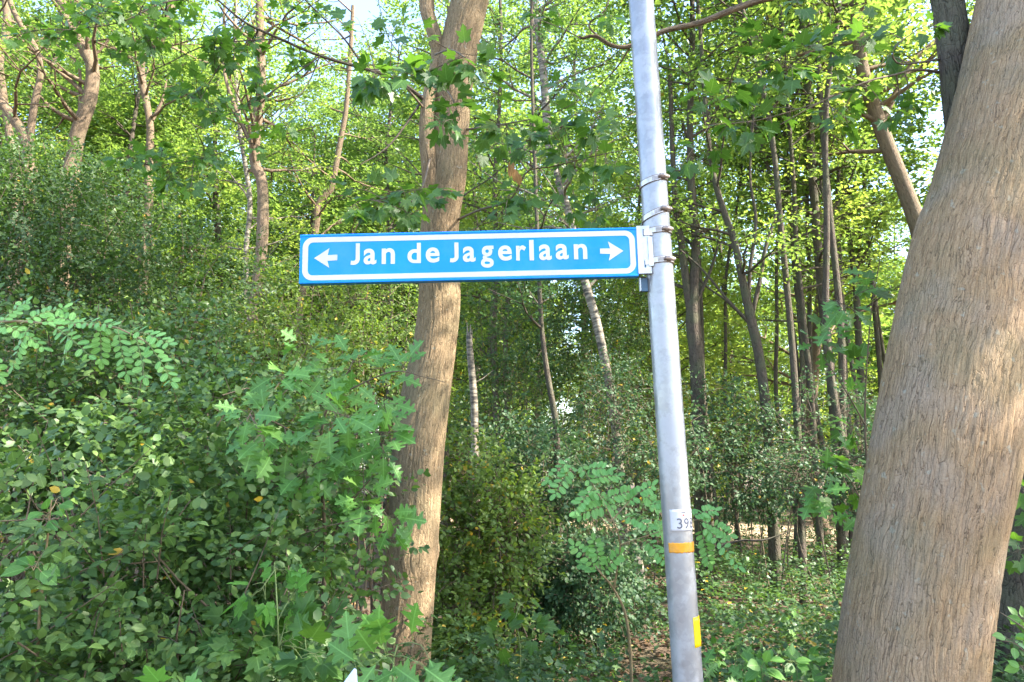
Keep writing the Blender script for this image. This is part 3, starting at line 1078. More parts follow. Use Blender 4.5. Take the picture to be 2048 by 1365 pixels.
clamp_ring(366, 0, pole, pbase, tilt=0.24, a_from=-2.6, a_to=3.0)['label'] = 'upper empty steel band clamp'
clamp_ring(431, 0, pole, pbase, tilt=0.36, a_from=-2.6, a_to=3.0)['label'] = 'lower empty steel band clamp, sagging left'

# ------------------------------------------------------------------ the sign
SY = POLE_Y - 0.030
A_ = P(599.5, 519.5, SY); B_ = P(1274.5, 504.5, SY)
SU = nrm(B_ - A_); SW = np.linalg.norm(B_ - A_)
SV = nrm(np.cross(np.array([0, -1.0, 0]), SU)); SV = SV if SV[2] > 0 else -SV
SN = np.cross(SU, SV)          # towards the camera
if SN[1] > 0: SN = -SN
K_ = SW / 675.0                # metres per photo pixel along the sign


def sp(px, py, d=0.0):
    """photo pixel on the sign face -> world, d metres proud of it"""
    ex, ey = px - 599.5, py - (519.5 - 15.0 * (px - 599.5) / 675.0)
    return A_ + SU * (ex * K_) - SV * (ey * K_ * 1.03) + SN * d


sign_base = sp(940, 560, -0.015)
sign = thing('street_name_sign', 'long blue sign with white rim reading Jan de Jagerlaan between two arrows', 'street sign', tuple(sign_base))


def prism_local(outer, holes, d0, d1, name, mat, parent, mapf=sp, off=sign_base, bevel=0.0):
    """polygon with optional hole in sign pixel coords, extruded d0..d1 (ring faces as quads when hole has the same count)"""
    n = len(outer)
    V, T, Q = [], [], []
    if holes:
        inner = holes
        for d in (d1, d0):
            V += [mapf(*p, d) for p in outer] + [mapf(*p, d) for p in inner]
        for i in range(n):
            j = (i + 1) % n
            Q.append((i, j, n + j, n + i))
            Q.append((i, 2 * n + i, 2 * n + j, j))
            Q.append((n + i, n + j, 3 * n + j, 3 * n + i))
        me = mesh_np(name, np.array(V) - off, quads=np.array(Q), smooth=False)
        return link_mesh(name, me, mat, parent)
    V = [mapf(*p, d1) for p in outer] + [mapf(*p, d0) for p in outer]
    me = bpy.data.meshes.new(name)
    faces = [tuple(range(n))] + [tuple(range(2 * n - 1, n - 1, -1))] + [(i, i + n, (i + 1) % n + n, (i + 1) % n) for i in range(n)]
    me.from_pydata([tuple(v - off) for v in V], [], faces)
    me.update()
    return link_mesh(name, me, mat, parent)


def skew_y(px): return 519.5 - 15.0 * (px - 599.5) / 675.0


def rrect(x0, x1, h, rad, n=8):
    """rounded rectangle, half height h, following the sign's slope"""
    pts = []
    for cx, cy, a0 in ((x1 - rad, -h + rad, -90), (x1 - rad, h - rad, 0), (x0 + rad, h - rad, 90), (x0 + rad, -h + rad, 180)):
        for k in range(n + 1):
            a = math.radians(a0 + 90 * k / n)
            x = cx + rad * math.cos(a)
            pts.append((x, skew_y(x) + cy + rad * math.sin(a)))
    return pts


# hollow-box panel: extruded profile across its height (raised rims top and bottom), blunt ends
prof = [(-49, 0.000), (-49, 0.0035), (-48, 0.0048), (-45.5, 0.0050), (-44.5, 0.0032), (-43, 0.0030), (43, 0.0030), (44.5, 0.0032), (45.5, 0.0050), (48, 0.0048), (49, 0.0035), (49, 0.0), (49, -0.022), (48, -0.024), (-48, -0.024), (-49, -0.022)]
V, Q = [], []
for px in (600.0, 1274.0):
    for (yy, d) in prof:
        V.append(sp(px, skew_y(px) + yy, d) - sign_base)
n = len(prof)
for i in range(n):
    j = (i + 1) % n
    Q.append((i, j, n + j, n + i))
me = bpy.data.meshes.new('panel')
me.from_pydata([tuple(v) for v in V], [], Q + [tuple(range(n - 1, -1, -1)), tuple(range(n, 2 * n))])
me.update()
link_mesh('panel', me, M['blue'], sign)
prism_local(rrect(605.5, 1270.5, 43.0, 20), rrect(616.5, 1259.5, 33.0, 10), 0.0031, 0.0037, 'border', M['white'], sign)


# letters, one part each, placed where they stand on the sign
def xh(px): return skew_y(px)


LET = [('J', 702, 719.7, 487.5, 531), ('a', 727.5, 753, 498.5, 530), ('n', 763.6, 790, 497.5, 529), ('d', 815, 841.7, 487, 527.5), ('e', 851.5, 879, 496, 526.5), ('J', 900, 917, 486, 526),
       ('a', 925.7, 951, 494, 525), ('g', 961.5, 987, 492.5, 536.5), ('e', 996, 1023.5, 492, 522.5), ('r', 1032, 1052, 492, 522), ('l', 1058.6, 1067.4, 481, 522), ('a', 1077.8, 1103, 490, 521.5),
       ('a', 1111, 1136.8, 489, 520), ('n', 1147.5, 1174, 489, 519.5)]


def stroke(pts, w):
    """closed outline polygon of a polyline stroke of half width w (flat ends)"""
    p = np.array(pts, float)
    t = np.gradient(p, axis=0)
    t /= np.linalg.norm(t, axis=1)[:, None]
    nn = np.stack([-t[:, 1], t[:, 0]], -1)
    return np.concatenate([p + nn * w, (p - nn * w)[::-1]])


for ch, x0, x1, y0, y1 in LET:
    if ch == 'J':
        # hook at the foot, no serif
        W_, H_ = x1 - x0, y1 - y0
        w = 4.0
        pts = [(x1 - w, y0)] + [(x1 - w, y0 + H_ * q) for q in (0.2, 0.4, 0.6, 0.74)]
        cx, cy, rx, ry = x1 - w - (W_ - w - 1) * 0.72, y1 - w - 8.0, (W_ - w - 1) * 0.72, 8.0
        for k in range(1, 9):
            a = math.radians(90 * k / 8)
            pts.append((cx + rx * math.cos(a), cy + ry * math.sin(a)))
        pts.append((x0, y1 - w - 0.4))
        o = prism_local([tuple(q) for q in stroke(pts, w)][::-1], None, 0.0031, 0.0038, 'letter', M['white'], sign)
        continue
    me = text_flat(ch, 1.0, 0.022, 0.01, 'letter')
    V = mesh_co(me)
    mn, mx = V.min(0), V.max(0)
    X = x0 + (V[:, 0] - mn[0]) / (mx[0] - mn[0]) * (x1 - x0)
    Yp = y1 + (V[:, 1] - mn[1]) / (mx[1] - mn[1]) * (y0 - y1)
    Yp = Yp - (X - (x0 + x1) / 2) * 15.0 / 675.0
    Wd = np.array([sp(a, b_, 0.0038 if z > 0 else 0.0029) for a, b_, z in zip(X, Yp, V[:, 2])]) - sign_base
    set_co(me, Wd)
    link_mesh('letter', me, M['white'], sign)
ar = [(629, 517.5), (659, 497.5), (655.5, 511.5), (675, 510.5), (675, 521.5), (655.5, 523), (659, 536.5)]
prism_local(ar[::-1], None, 0.0031, 0.0038, 'arrow', M['white'], sign)['label'] = 'white arrow pointing left'
ar = [(1246.5, 503.0), (1216.5, 484), (1220, 498.0), (1200, 498.5), (1200, 508.5), (1220, 509), (1216.5, 522.5)]
prism_local(ar, None, 0.0031, 0.0038, 'arrow', M['white'], sign)['label'] = 'white arrow pointing right'


def cbox(name, x0, x1, y0, y1, d0, d1, mat, parent, sl=15.0 / 675.0, bev=0.0):
    def f(x, y): return (x, y - (x - x0) * sl)
    o = prism_local([f(x0, y0), f(x1, y0), f(x1, y1), f(x0, y1)], None, d0, d1, name, mat, parent)
    if bev:
        bm = o.modifiers.new('bevel', 'BEVEL'); bm.width = bev; bm.segments = 2
    return o


# aluminium end bracket: flat flange + raised lip, with two slots for the clamps
br = cbox('bracket', 1274.5, 1301, 452.5, 548.5, -0.012, 0.0045, M['alu'], sign, bev=0.0006)
cbox('bracket_lip', 1296, 1305, 475, 534, -0.004, 0.0085, M['alu'], br, bev=0.0008)
for yy in (459.5, 522.5):
    cbox('slot', 1287, 1290.5, yy, yy + 14, 0.0046, 0.0049, M['dark_steel'], br, bev=0)
cbox('rear_bracket', 1281, 1295, 553, 580, -0.034, -0.020, M['dark_steel'], sign, bev=0.001)
cbox('rear_bracket_edge', 1278.5, 1281, 553, 579, -0.034, -0.018, M['alu'], sign, bev=0.0003)
clamp_ring(467, 0, sign, sign_base, tilt=0.05, a_from=-1.1, a_to=2.2)['label'] = 'steel band clamp through the upper slot'
clamp_ring(526, 0, sign, sign_base, tilt=0.05, a_from=-1.1, a_to=2.2)['label'] = 'steel band clamp through the lower slot'
for py in (467, 526):            # straight tongue of the band from the slot to the pole
    cbox('clamp_tongue', 1288.5, 1306, py - 6.0, py + 5.5, 0.0050, 0.0072, M['clamp'], sign, bev=0.0005)

# ------------------------------------------------------------------ right trunk (leaning oak)
RY = 2.9
r_rows = [(-0.2, 0)]
rt = [rowpx(1365, 1662, 1971, RY), rowpx(1102, 1703, 2002, RY), rowpx(900, 1737, 2045, RY), rowpx(700, 1772, 2079, RY + .05), rowpx(500, 1816, 2112, RY + .1),
      rowpx(413, 1846, 2130, RY + .12), rowpx(220, 1897, 2172, RY + .18), rowpx(0, 1944, 2226, RY + .25)]
b0 = np.array(rt[0]); b1 = np.array(rt[1])
dd = (b0 - b1) / (b1[2] - b0[2])
foot = b0 + dd * (b0[2] + 0.15) * 0.7; foot[2] = -0.15; foot[3] = b0[3] * 1.25
mid_ = b0 + dd * 0.55 * 0.85; mid_[2] = b0[2] - 0.5; mid_[3] = b0[3] * 1.08
top = np.array(rt[-1]); pv = np.array(rt[-2])
ups = []
d = nrm(top[:3] - pv[:3])
for k in range(6):
    d = nrm(d + np.array([-0.03, 0.02, 0.1]))
    top = np.array([*(top[:3] + d * 1.0), top[3] * 0.86])
    ups.append(tuple(top))
right_rows = [tuple(foot), tuple(mid_)] + rt + ups
roff = tuple(foot[:3])
right_tree = thing('oak_tree', 'thick brown furrowed oak trunk leaning right at the picture\'s right edge', 'tree', roff)
vis = [tuple(foot), tuple(mid_)] + rt + ups[:1]
big_trunk('trunk', vis, 320, 380, 0.0046, 11, 50, 9, right_tree, roff, M['bark_big'], knots=[(2.1, 4.55, 0.05, 0.008), (2.75, 4.9, 0.035, 0.006), (1.3, 4.4, 0.03, 0.005)])

# ------------------------------------------------------------------ middle trunk
MY = 5.0
mt = [rowpx(1365, 744, 862, MY), rowpx(1200, 763, 869, MY), rowpx(1040, 776, 880, MY), rowpx(900, 783, 890, MY), rowpx(800, 800, 900, MY), rowpx(700, 824, 912, MY), rowpx(600, 838, 920, MY),
      rowpx(460, 842, 917, MY), rowpx(350, 856, 933, MY), rowpx(240, 866, 938, MY), rowpx(170, 872, 944, MY), rowpx(100, 880, 955, MY), rowpx(0, 903, 977, MY)]
b0 = np.array(mt[0]); b1 = np.array(mt[1])
dd = (b0 - b1) / (b1[2] - b0[2])
foot = b0 + dd * (b0[2] + 0.15) * 0.7; foot[2] = -0.15; foot[3] = b0[3] * 1.35
top = np.array(mt[-1]); pv = np.array(mt[-2])
ups = []
d = nrm(top[:3] - pv[:3])
for k in range(7):
    d = nrm(d + np.array([0.01, 0.02, 0.1]))
    top = np.array([*(top[:3] + d * 1.0), top[3] * 0.87])
    ups.append(tuple(top))
mid_rows = [tuple(foot)] + mt + ups
moff = tuple(foot[:3])
mid_tree = thing('maple_tree', 'upright light brown maple trunk behind the blue sign, forked near the top', 'tree', moff)
trk = big_trunk('trunk', [tuple(foot)] + mt + ups[:1], 200, 380, 0.0045, 23, 62, 5.0, mid_tree, moff, M['bark_mid'], knots=[(1.2, 0.2, 0.035, 0.02), (1.95, 4.3, 0.04, 0.006), (3.0, 4.9, 0.035, 0.01), (3.05, 4.4, 0.03, 0.012)])
st2 = [rowpx(430, 848, 880, MY - .04), rowpx(345, 843, 876, MY - .08), rowpx(260, 838, 868, MY - .10), rowpx(190, 846, 872, MY - .08), rowpx(120, 862, 888, MY - .02), rowpx(75, 856, 884, MY - .04), rowpx(30, 842, 870, MY - .04), rowpx(0, 838, 868, MY - .02),
       rowpx(-120, 826, 860, MY), rowpx(-300, 810, 838, MY + .1)]
big_trunk('side_stem', st2, 110, 200, 0.0035, 31, 62, 6.0, mid_tree, moff, M['bark_mid'])

# ---- branches with leaves on the middle tree
r = np.random.default_rng(21)
MK = ['mapleA|maple1', 'mapleB|maple1']
OK_ = ['oakA|oak1', 'oakB|oak1']
# long branch rising to the upper left
spray(r, mid_tree, moff,
      [[(848, 200, 4.9, 16), (820, 178, 4.8, 14), (775, 150, 4.7, 12), (730, 138, 4.6, 11), (640, 112, 4.5, 10), (560, 78, 4.4, 9), (490, 45, 4.3, 7), (430, -5, 4.2, 6)],
       [(730, 138, 4.6, 8), (690, 80, 4.5, 6), (640, 30, 4.4, 5), (600, -10, 4.3, 4)],
       [(842, 205, 4.9, 9), (780, 290, 4.8, 6), (720, 330, 4.7, 4)],
       [(640, 112, 4.5, 5), (520, 200, 4.3, 4), (430, 240, 4.2, 3), (390, 260, 4.2, 2)],
       [(560, 78, 4.4, 5), (420, 90, 4.2, 4), (330, 130, 4.1, 3), (220, 180, 4.0, 2)],
       [(640, 112, 4.5, 5), (600, 190, 4.4, 3), (480, 290, 4.2, 3), (330, 330, 4.1, 2), (260, 320, 4.1, 2)],
       [(430, -5, 4.2, 5), (330, 5, 4.1, 4), (240, 45, 4.0, 3), (140, 60, 4.0, 2)],
       [(490, 45, 4.3, 5), (440, 130, 4.2, 3), (400, 200, 4.1, 2)]],
      [(330, 25, 90, 45, 4.1, 84, 0.085), (200, 30, 90, 40, 4.0, 62, 0.085), (110, 60, 60, 25, 3.9, 28, 0.082), (440, 60, 60, 40, 4.2, 42, 0.082), (370, 175, 70, 25, 4.1, 42, 0.082), (430, 130, 50, 50, 4.2, 42, 0.082),
       (500, 115, 60, 40, 4.3, 42, 0.082), (440, 220, 60, 30, 4.2, 42, 0.082), (500, 180, 60, 30, 4.3, 34, 0.076), (290, 310, 80, 30, 4.1, 56, 0.082), (370, 370, 80, 30, 4.2, 50, 0.082), (540, 270, 60, 40, 4.3, 34, 0.076), (580, 130, 50, 30, 4.4, 28, 0.076),
       (440, 330, 70, 40, 4.3, 42, 0.076), (20, 70, 40, 40, 3.9, 19, 0.082), (270, 90, 90, 30, 4.0, 50, 0.082), (140, 20, 80, 25, 4.0, 34, 0.082), (600, 30, 80, 40, 4.4, 34, 0.082)], MK, M['bark_dark'], 'branch', face=0.2)
# leaf layers in front of the trunk, upper and lower
spray(r, mid_tree, moff,
      [[(846, 215, 4.9, 9), (800, 165, 4.0, 6), (740, 140, 3.6, 4)],
       [(870, 110, 4.9, 8), (900, 100, 4.2, 5), (930, 115, 3.6, 3)],
       [(860, 320, 4.85, 8), (830, 400, 4.2, 5), (740, 400, 3.8, 3)],
       [(870, 160, 4.9, 8), (900, 190, 4.2, 4), (920, 240, 3.8, 2)]],
      [(800, 150, 90, 50, 3.6, 36, 0.119), (900, 130, 80, 40, 3.6, 24, 0.119), (770, 45, 80, 40, 3.8, 20, 0.111), (910, 240, 55, 35, 3.7, 19, 0.111), (880, 180, 60, 30, 3.7, 16, 0.111), (720, 160, 50, 30, 3.7, 16, 0.111),
       (740, 385, 90, 30, 3.8, 28, 0.111), (850, 395, 70, 35, 3.8, 28, 0.111), (690, 410, 60, 25, 3.9, 16, 0.104), (800, 430, 60, 22, 3.8, 16, 0.104), (960, 130, 50, 30, 3.7, 12, 0.111)], MK, M['twig'], 'branch', face=0.35)
# foliage right of the trunk, between it and the pole
spray(r, mid_tree, moff,
      [[(915, 440, 5.0, 9), (960, 420, 4.4, 7), (1020, 400, 4.1, 6), (1055, 343, 4.0, 5), (1100, 335, 4.0, 4), (1200, 310, 3.9, 3), (1260, 300, 3.8, 2)],
       [(1055, 343, 4.0, 5), (1020, 290, 4.0, 3), (1010, 240, 3.9, 2)],
       [(930, 260, 5.0, 9), (1000, 250, 4.3, 5), (1100, 230, 4.1, 3), (1160, 200, 4.0, 2)]],
      [(1090, 240, 90, 50, 3.9, 36, 0.115), (1000, 230, 60, 35, 3.9, 16, 0.111), (1190, 250, 60, 40, 3.9, 24, 0.111), (1150, 320, 90, 30, 3.9, 28, 0.104), (1040, 410, 90, 25, 4.0, 20, 0.104), (1190, 410, 90, 40, 4.0, 32, 0.104),
       (980, 310, 50, 40, 4.1, 12, 0.104), (1240, 330, 40, 40, 3.8, 16, 0.104), (990, 150, 50, 30, 3.9, 11, 0.111), (1130, 190, 50, 30, 3.9, 12, 0.111), (1000, 440, 60, 20, 4.0, 12, 0.096)], MK, M['twig'], 'branch', face=0.45)
# one hanging dead leaf cluster
tbx = Tubes(); q = resample(pxpath([(1020, 300, 4.0, 2), (1026, 335, 4.0, 1.5), (1028, 350, 4.0, 1)]), 6); tbx.add(q[:, :3], q[:, 3], 5)
dlb = link_mesh('dead_leaf_stalk', tbx.mesh('dead_leaf_stalk', moff), M['stem_tan'], mid_tree)
M['dead1'] = leaf_mat('leaf_dead_single', (0.36, 0.20, 0.08), (0.48, 0.28, 0.12), (0.5, 0.25, 0.08), 0.6, 0.3, 0.3, single=True)
for k in range(4):
    place_leaf('ovalB|dead1', P(1022 + k * 4, 322 + k * 8, 4.0), (r.normal(0, .3), 0, -1), (r.normal(0, .5), -1, .2), 0.075, dlb, moff)

# ---- right tree: dark second limb, long overhead branch, leafy sprays
limb = [rowpx(560, 1930, 1990, RY + .45), rowpx(400, 1905, 1970, RY + .42), rowpx(230, 1885, 1950, RY + .40), rowpx(100, 1872, 1945, RY + .42), rowpx(0, 1860, 1930, RY + .45), rowpx(-200, 1830, 1890, RY + .5), rowpx(-500, 1770, 1820, RY + .6)]
big_trunk('limb', limb, 120, 160, 0.006, 41, 40, 6, right_tree, roff, M['bark_dark'])
spray(r, right_tree, roff,
      [[(1872, -60, 3.4, 22), (1700, -40, 3.5, 20), (1540, -4, 3.6, 18), (1470, 18, 3.6, 17), (1400, 46, 3.6, 16), (1330, 62, 3.6, 14), (1262, 92, 3.6, 12), (1225, 92, 3.6, 11), (1190, 72, 3.6, 10), (1162, 78, 3.6, 7), (1158, 72, 3.6, 3)],
       [(1200, 76, 3.6, 6), (1178, 50, 3.6, 5), (1210, 20, 3.6, 4), (1222, -20, 3.6, 3)],
       [(1262, 92, 3.6, 5), (1230, 140, 3.7, 4), (1180, 190, 3.8, 2)],
       [(1162, 78, 3.6, 4), (1130, 60, 3.7, 3), (1080, 40, 3.8, 2)]],
      [(1080, 40, 60, 40, 3.8, 12, 0.094), (1230, 15, 50, 30, 3.6, 8, 0.086), (1180, 180, 40, 30, 3.8, 6, 0.086), (1560, 10, 60, 20, 3.6, 9, 0.086)], MK, M['bark_pale'], 'branch', face=0.3)
spray(r, right_tree, roff,
      [[(1880, 145, 3.35, 8), (1830, 140, 3.2, 6), (1790, 150, 3.1, 5), (1730, 165, 3.0, 4), (1640, 205, 2.9, 3), (1560, 250, 2.9, 2)],
       [(1885, 118, 3.35, 6), (1800, 128, 3.1, 4), (1790, 95, 3.0, 3), (1850, 50, 3.0, 2)],
       [(1730, 165, 3.0, 3), (1620, 130, 2.9, 2), (1540, 120, 2.9, 1.5)],
       [(1640, 205, 2.9, 2.5), (1520, 240, 2.9, 2), (1420, 250, 2.8, 1.5)]],
      [(1460, 190, 80, 35, 2.8, 24, 0.098), (1550, 130, 80, 40, 2.9, 24, 0.098), (1640, 90, 70, 35, 2.9, 21, 0.094), (1730, 60, 70, 40, 3.0, 18, 0.094), (1460, 250, 70, 30, 2.8, 18, 0.094), (1720, 180, 60, 25, 3.0, 14, 0.086),
       (1660, 230, 80, 25, 2.9, 18, 0.086), (1800, 100, 60, 30, 3.0, 12, 0.078), (1790, 220, 50, 30, 3.0, 12, 0.078), (1880, 40, 35, 35, 2.9, 10, 0.070), (1540, 200, 60, 25, 2.9, 12, 0.094), (1390, 330, 50, 50, 2.9, 15, 0.086),
       (1750, 270, 60, 30, 3.0, 9, 0.078), (1480, 60, 60, 30, 3., 9, 0.094)], MK, M['twig'], 'branch', face=0.35)

# shoots growing round the right trunk's left side
r = np.random.default_rng(5)
sb = P(1780, 1150, 3.6); sb[2] = 0
oak_s2 = thing('oak_sapling', 'leafy green oak shoot growing just left of the thick leaning trunk', 'sapling', tuple(sb))
spray(r, oak_s2, tuple(sb),
      [[(1770, 1500, 3.7, 9), (1755, 1250, 3.7, 8), (1745, 1050, 3.7, 7), (1730, 850, 3.6, 5), (1740, 650, 3.6, 3), (1760, 520, 3.5, 2)],
       [(1745, 1050, 3.7, 4), (1700, 960, 3.6, 3), (1660, 930, 3.5, 2)],
       [(1730, 850, 3.6, 4), (1690, 780, 3.5, 3), (1650, 720, 3.5, 2)],
       [(1740, 650, 3.6, 3), (1690, 610, 3.5, 2), (1640, 600, 3.5, 1.5)]],
      [(1690, 940, 55, 55, 3.5, 24, 0.105), (1650, 1010, 40, 40, 3.5, 10, 0.10), (1680, 860, 50, 35, 3.5, 14, 0.10), (1710, 760, 40, 45, 3.5, 12, 0.10), (1700, 640, 70, 40, 3.5, 20, 0.10), (1650, 670, 40, 30, 3.5, 8, 0.10),
       (1750, 560, 40, 40, 3.5, 12, 0.10), (1600, 400, 1, 1, 3.5, 0, .1), (1700, 1010, 30, 40, 3.5, 8, .1)], OK_ + ['mapleA|maple1'], M['twig'], 'stem', face=0.5, sub=False)


# ------------------------------------------------------------------ saplings and sprigs
def sapling(name, label, cat, base_px, Y, stems, clusters, keys, mat, face=.5, seed=1, droop=.35):
    b_ = P(base_px[0], base_px[1], Y); b_[2] = 0.0
    t = thing(name, label, cat, tuple(b_))
    spray(np.random.default_rng(seed), t, tuple(b_), stems, clusters, keys, mat, 'stem', face=face, sub=False, droop=droop)
    return t


sapling('oak_sapling', 'young red oak with big lobed leaves left of the middle trunk', 'sapling', (640, 1400), 3.4,
        [[(650, 1700, 3.6, 12), (640, 1400, 3.6, 11), (650, 1100, 3.5, 9), (640, 900, 3.4, 7), (660, 800, 3.3, 5), (700, 740, 3.2, 3)],
         [(650, 1100, 3.5, 6), (700, 1010, 3.3, 4), (740, 960, 3.2, 3)], [(640, 900, 3.4, 5), (560, 850, 3.2, 4), (500, 830, 3.1, 3)],
         [(640, 900, 3.4, 5), (710, 870, 3.2, 4), (780, 865, 3.1, 2)], [(660, 800, 3.3, 4), (780, 745, 3.2, 3), (850, 755, 3.2, 2), (890, 765, 3.2, 1.5)],
         [(660, 800, 3.3, 4), (600, 760, 3.2, 3), (560, 750, 3.2, 2)], [(640, 950, 3.4, 4), (590, 960, 3.2, 3), (550, 960, 3.2, 2)]],
        [(520, 830, 60, 30, 3.0, 16, 0.116), (560, 880, 70, 35, 3.0, 19, 0.116), (600, 760, 70, 30, 3.1, 16, 0.109), (680, 850, 60, 40, 3.1, 19, 0.116), (740, 920, 50, 50, 3.1, 19, 0.116), (660, 930, 60, 40, 3.1, 16, 0.113),
         (700, 1000, 60, 40, 3.1, 16, 0.116), (760, 1030, 40, 35, 3.1, 11, 0.116), (700, 740, 70, 25, 3.2, 14, 0.106), (820, 745, 70, 22, 3.2, 12, 0.113), (740, 820, 60, 30, 3.1, 14, 0.113), (540, 960, 50, 40, 3.1, 11, 0.106),
         (770, 870, 40, 20, 3.1, 5, 0.113), (620, 690, 60, 25, 3.3, 8, 0.092)], OK_, M['twig'], 0.75, 3, 0.25)
sapling('oak_sapling', 'low oak sprig with five large lobed leaves before the foot of the middle trunk', 'sapling', (790, 1500), 2.3,
        [[(800, 1900, 2.35, 6), (795, 1480, 2.3, 4), (785, 1345, 2.25, 3), (795, 1290, 2.25, 2)]],
        [(790, 1290, 60, 35, 2.2, 6, 0.125), (740, 1340, 45, 25, 2.2, 4, 0.125), (830, 1340, 45, 25, 2.2, 4, 0.12), (820, 1280, 40, 25, 2.2, 2, .12)], OK_, M['stem_green'], 0.9, 8, -0.1)
sapling('maple_seedling', 'slender maple shoot with fresh bright green leaves in front of the shrub', 'seedling', (560, 1365), 2.6,
        [[(570, 1800, 2.7, 5), (560, 1400, 2.65, 4), (556, 1250, 2.6, 3), (550, 1140, 2.6, 2)]],
        [(545, 1145, 30, 20, 2.55, 6, 0.075), (530, 1190, 30, 20, 2.55, 5, 0.095), (575, 1185, 25, 20, 2.55, 6, 0.095), (562, 1220, 25, 22, 2.55, 5, 0.09)], ['mapleA|maple_pale1', 'mapleB|maple_pale1'], M['stem_green'], 0.7, 4, .3)
sapling('maple_seedling', 'broad dull green maple seedling low in front of the shrub, left of the trunk foot', 'seedling', (560, 1480), 2.6,
        [[(580, 1800, 2.75, 6), (575, 1450, 2.7, 4), (565, 1330, 2.65, 3), (560, 1270, 2.65, 2)]],
        [(520, 1290, 50, 30, 2.6, 9, 0.12), (600, 1280, 55, 30, 2.6, 10, 0.12), (540, 1345, 60, 25, 2.6, 9, 0.12), (640, 1330, 50, 30, 2.6, 8, 0.12), (500, 1240, 40, 25, 2.7, 5, .1), (620, 1240, 40, 20, 2.7, 5, .1)], MK, M['stem_green'], 0.8, 6, .2)
sapling('maple_seedling', 'single pale pointed leaf poking up at the bottom edge left of the maple seedling', 'seedling', (345, 1500), 1.9,
        [[(350, 1700, 1.95, 3), (348, 1420, 1.9, 2)]], [(345, 1385, 10, 5, 1.9, 2, 0.075)], ['mapleA|maple_pale1'], M['stem_green'], 0.9, 12, -0.6)
sapling('laurel_shoot', 'tall shoot with long oval leaves rising above the left shrub', 'shoot', (85, 1300), 2.4,
        [[(70, 1700, 2.5, 6), (75, 1300, 2.45, 5), (90, 1130, 2.4, 4), (103, 1000, 2.35, 2)]],
        [(100, 1005, 45, 20, 2.35, 6, 0.055), (95, 1060, 40, 40, 2.35, 7, 0.058), (60, 1160, 40, 50, 2.4, 9, .055)], ['ovalA|oak1', 'ovalB|oak1'], M['stem_tan'], 0.8, 9, .2)
sapling('hazel_shoot', 'thin shoot with small rounded leaves at the lower right edge beside the dark trunk', 'shoot', (2060, 1300), 2.6,
        [[(2100, 1700, 2.6, 5), (2090, 1350, 2.6, 4), (2060, 1270, 2.6, 3), (2000, 1225, 2.6, 1.5)], [(2090, 1350, 2.6, 3), (2030, 1288, 2.6, 1.5), (1985, 1285, 2.6, 1)], [(2092, 1400, 2.6, 3), (2040, 1330, 2.6, 1.5)]],
        [(2020, 1230, 35, 14, 2.6, 8, 0.042), (2015, 1290, 35, 10, 2.6, 7, 0.040), (2040, 1325, 25, 18, 2.6, 6, 0.05)], ['ovalA|oak1'], M['twig'], 0.8, 10, .2)
sapling('maple_sapling', 'maple branch tips hanging behind the thick trunk at the right edge', 'sapling', (2080, 1300), 4.2,
        [[(2130, 1500, 4.4, 14), (2120, 1100, 4.3, 11), (2080, 960, 4.2, 6), (2040, 880, 4.2, 3)]],
        [(2045, 1000, 30, 60, 4.2, 14, 0.11), (2040, 1100, 25, 50, 4.2, 12, 0.11), (2050, 920, 20, 40, 4.2, 6, .11)], MK, M['twig'], 0.6, 11, .3)
sapling('maple_seedling', 'pale sunlit maple seedling on the ground right of the middle trunk', 'seedling', (1040, 1330), 4.2,
        [[(1040, 1480, 4.3, 5), (1040, 1300, 4.2, 4), (1030, 1240, 4.15, 2)]],
        [(1030, 1215, 40, 20, 4.1, 8, 0.10), (1000, 1270, 35, 25, 4.1, 7, 0.10), (1070, 1250, 30, 25, 4.1, 6, 0.10), (1010, 1340, 30, 20, 4.0, 5, .09)], MK, M['stem_green'], 0.7, 13, .2)


_r = np.random.default_rng(77)
for k in range(16):
    Yk = _r.uniform(3.6, 6.2)
    pxk = _r.uniform(1410, 1650) if k % 3 else _r.uniform(900, 1300)
    pyk = 682.5 + F * math.tan(math.atan(1.3 / Yk) + PITCH) * 1.0
    pyk = min(1345, max(1130, pyk)) + _r.uniform(-20, 20)
    sd_ = sapling('maple_seedling', 'small seedling among the ground plants ' + ('right of the pole' if k % 3 else 'between the middle trunk and the pole'), 'seedling', (pxk, pyk + 60), Yk,
            [[(pxk, pyk + 160, Yk, 4), (pxk + 3, pyk + 30, Yk, 3), (pxk, pyk, Yk, 2)]], [(pxk, pyk, 45, 22, Yk, 12, 0.085), (pxk + 8, pyk + 45, 40, 20, Yk, 7, 0.08)],
            ['mapleA|maple1', 'oakA|oak1', 'ovalA|oak1'][k % 3:][:1], M['stem_green'], 0.7, 400 + k, .2)
    sd_['group'] = 'seedlings on the forest floor'


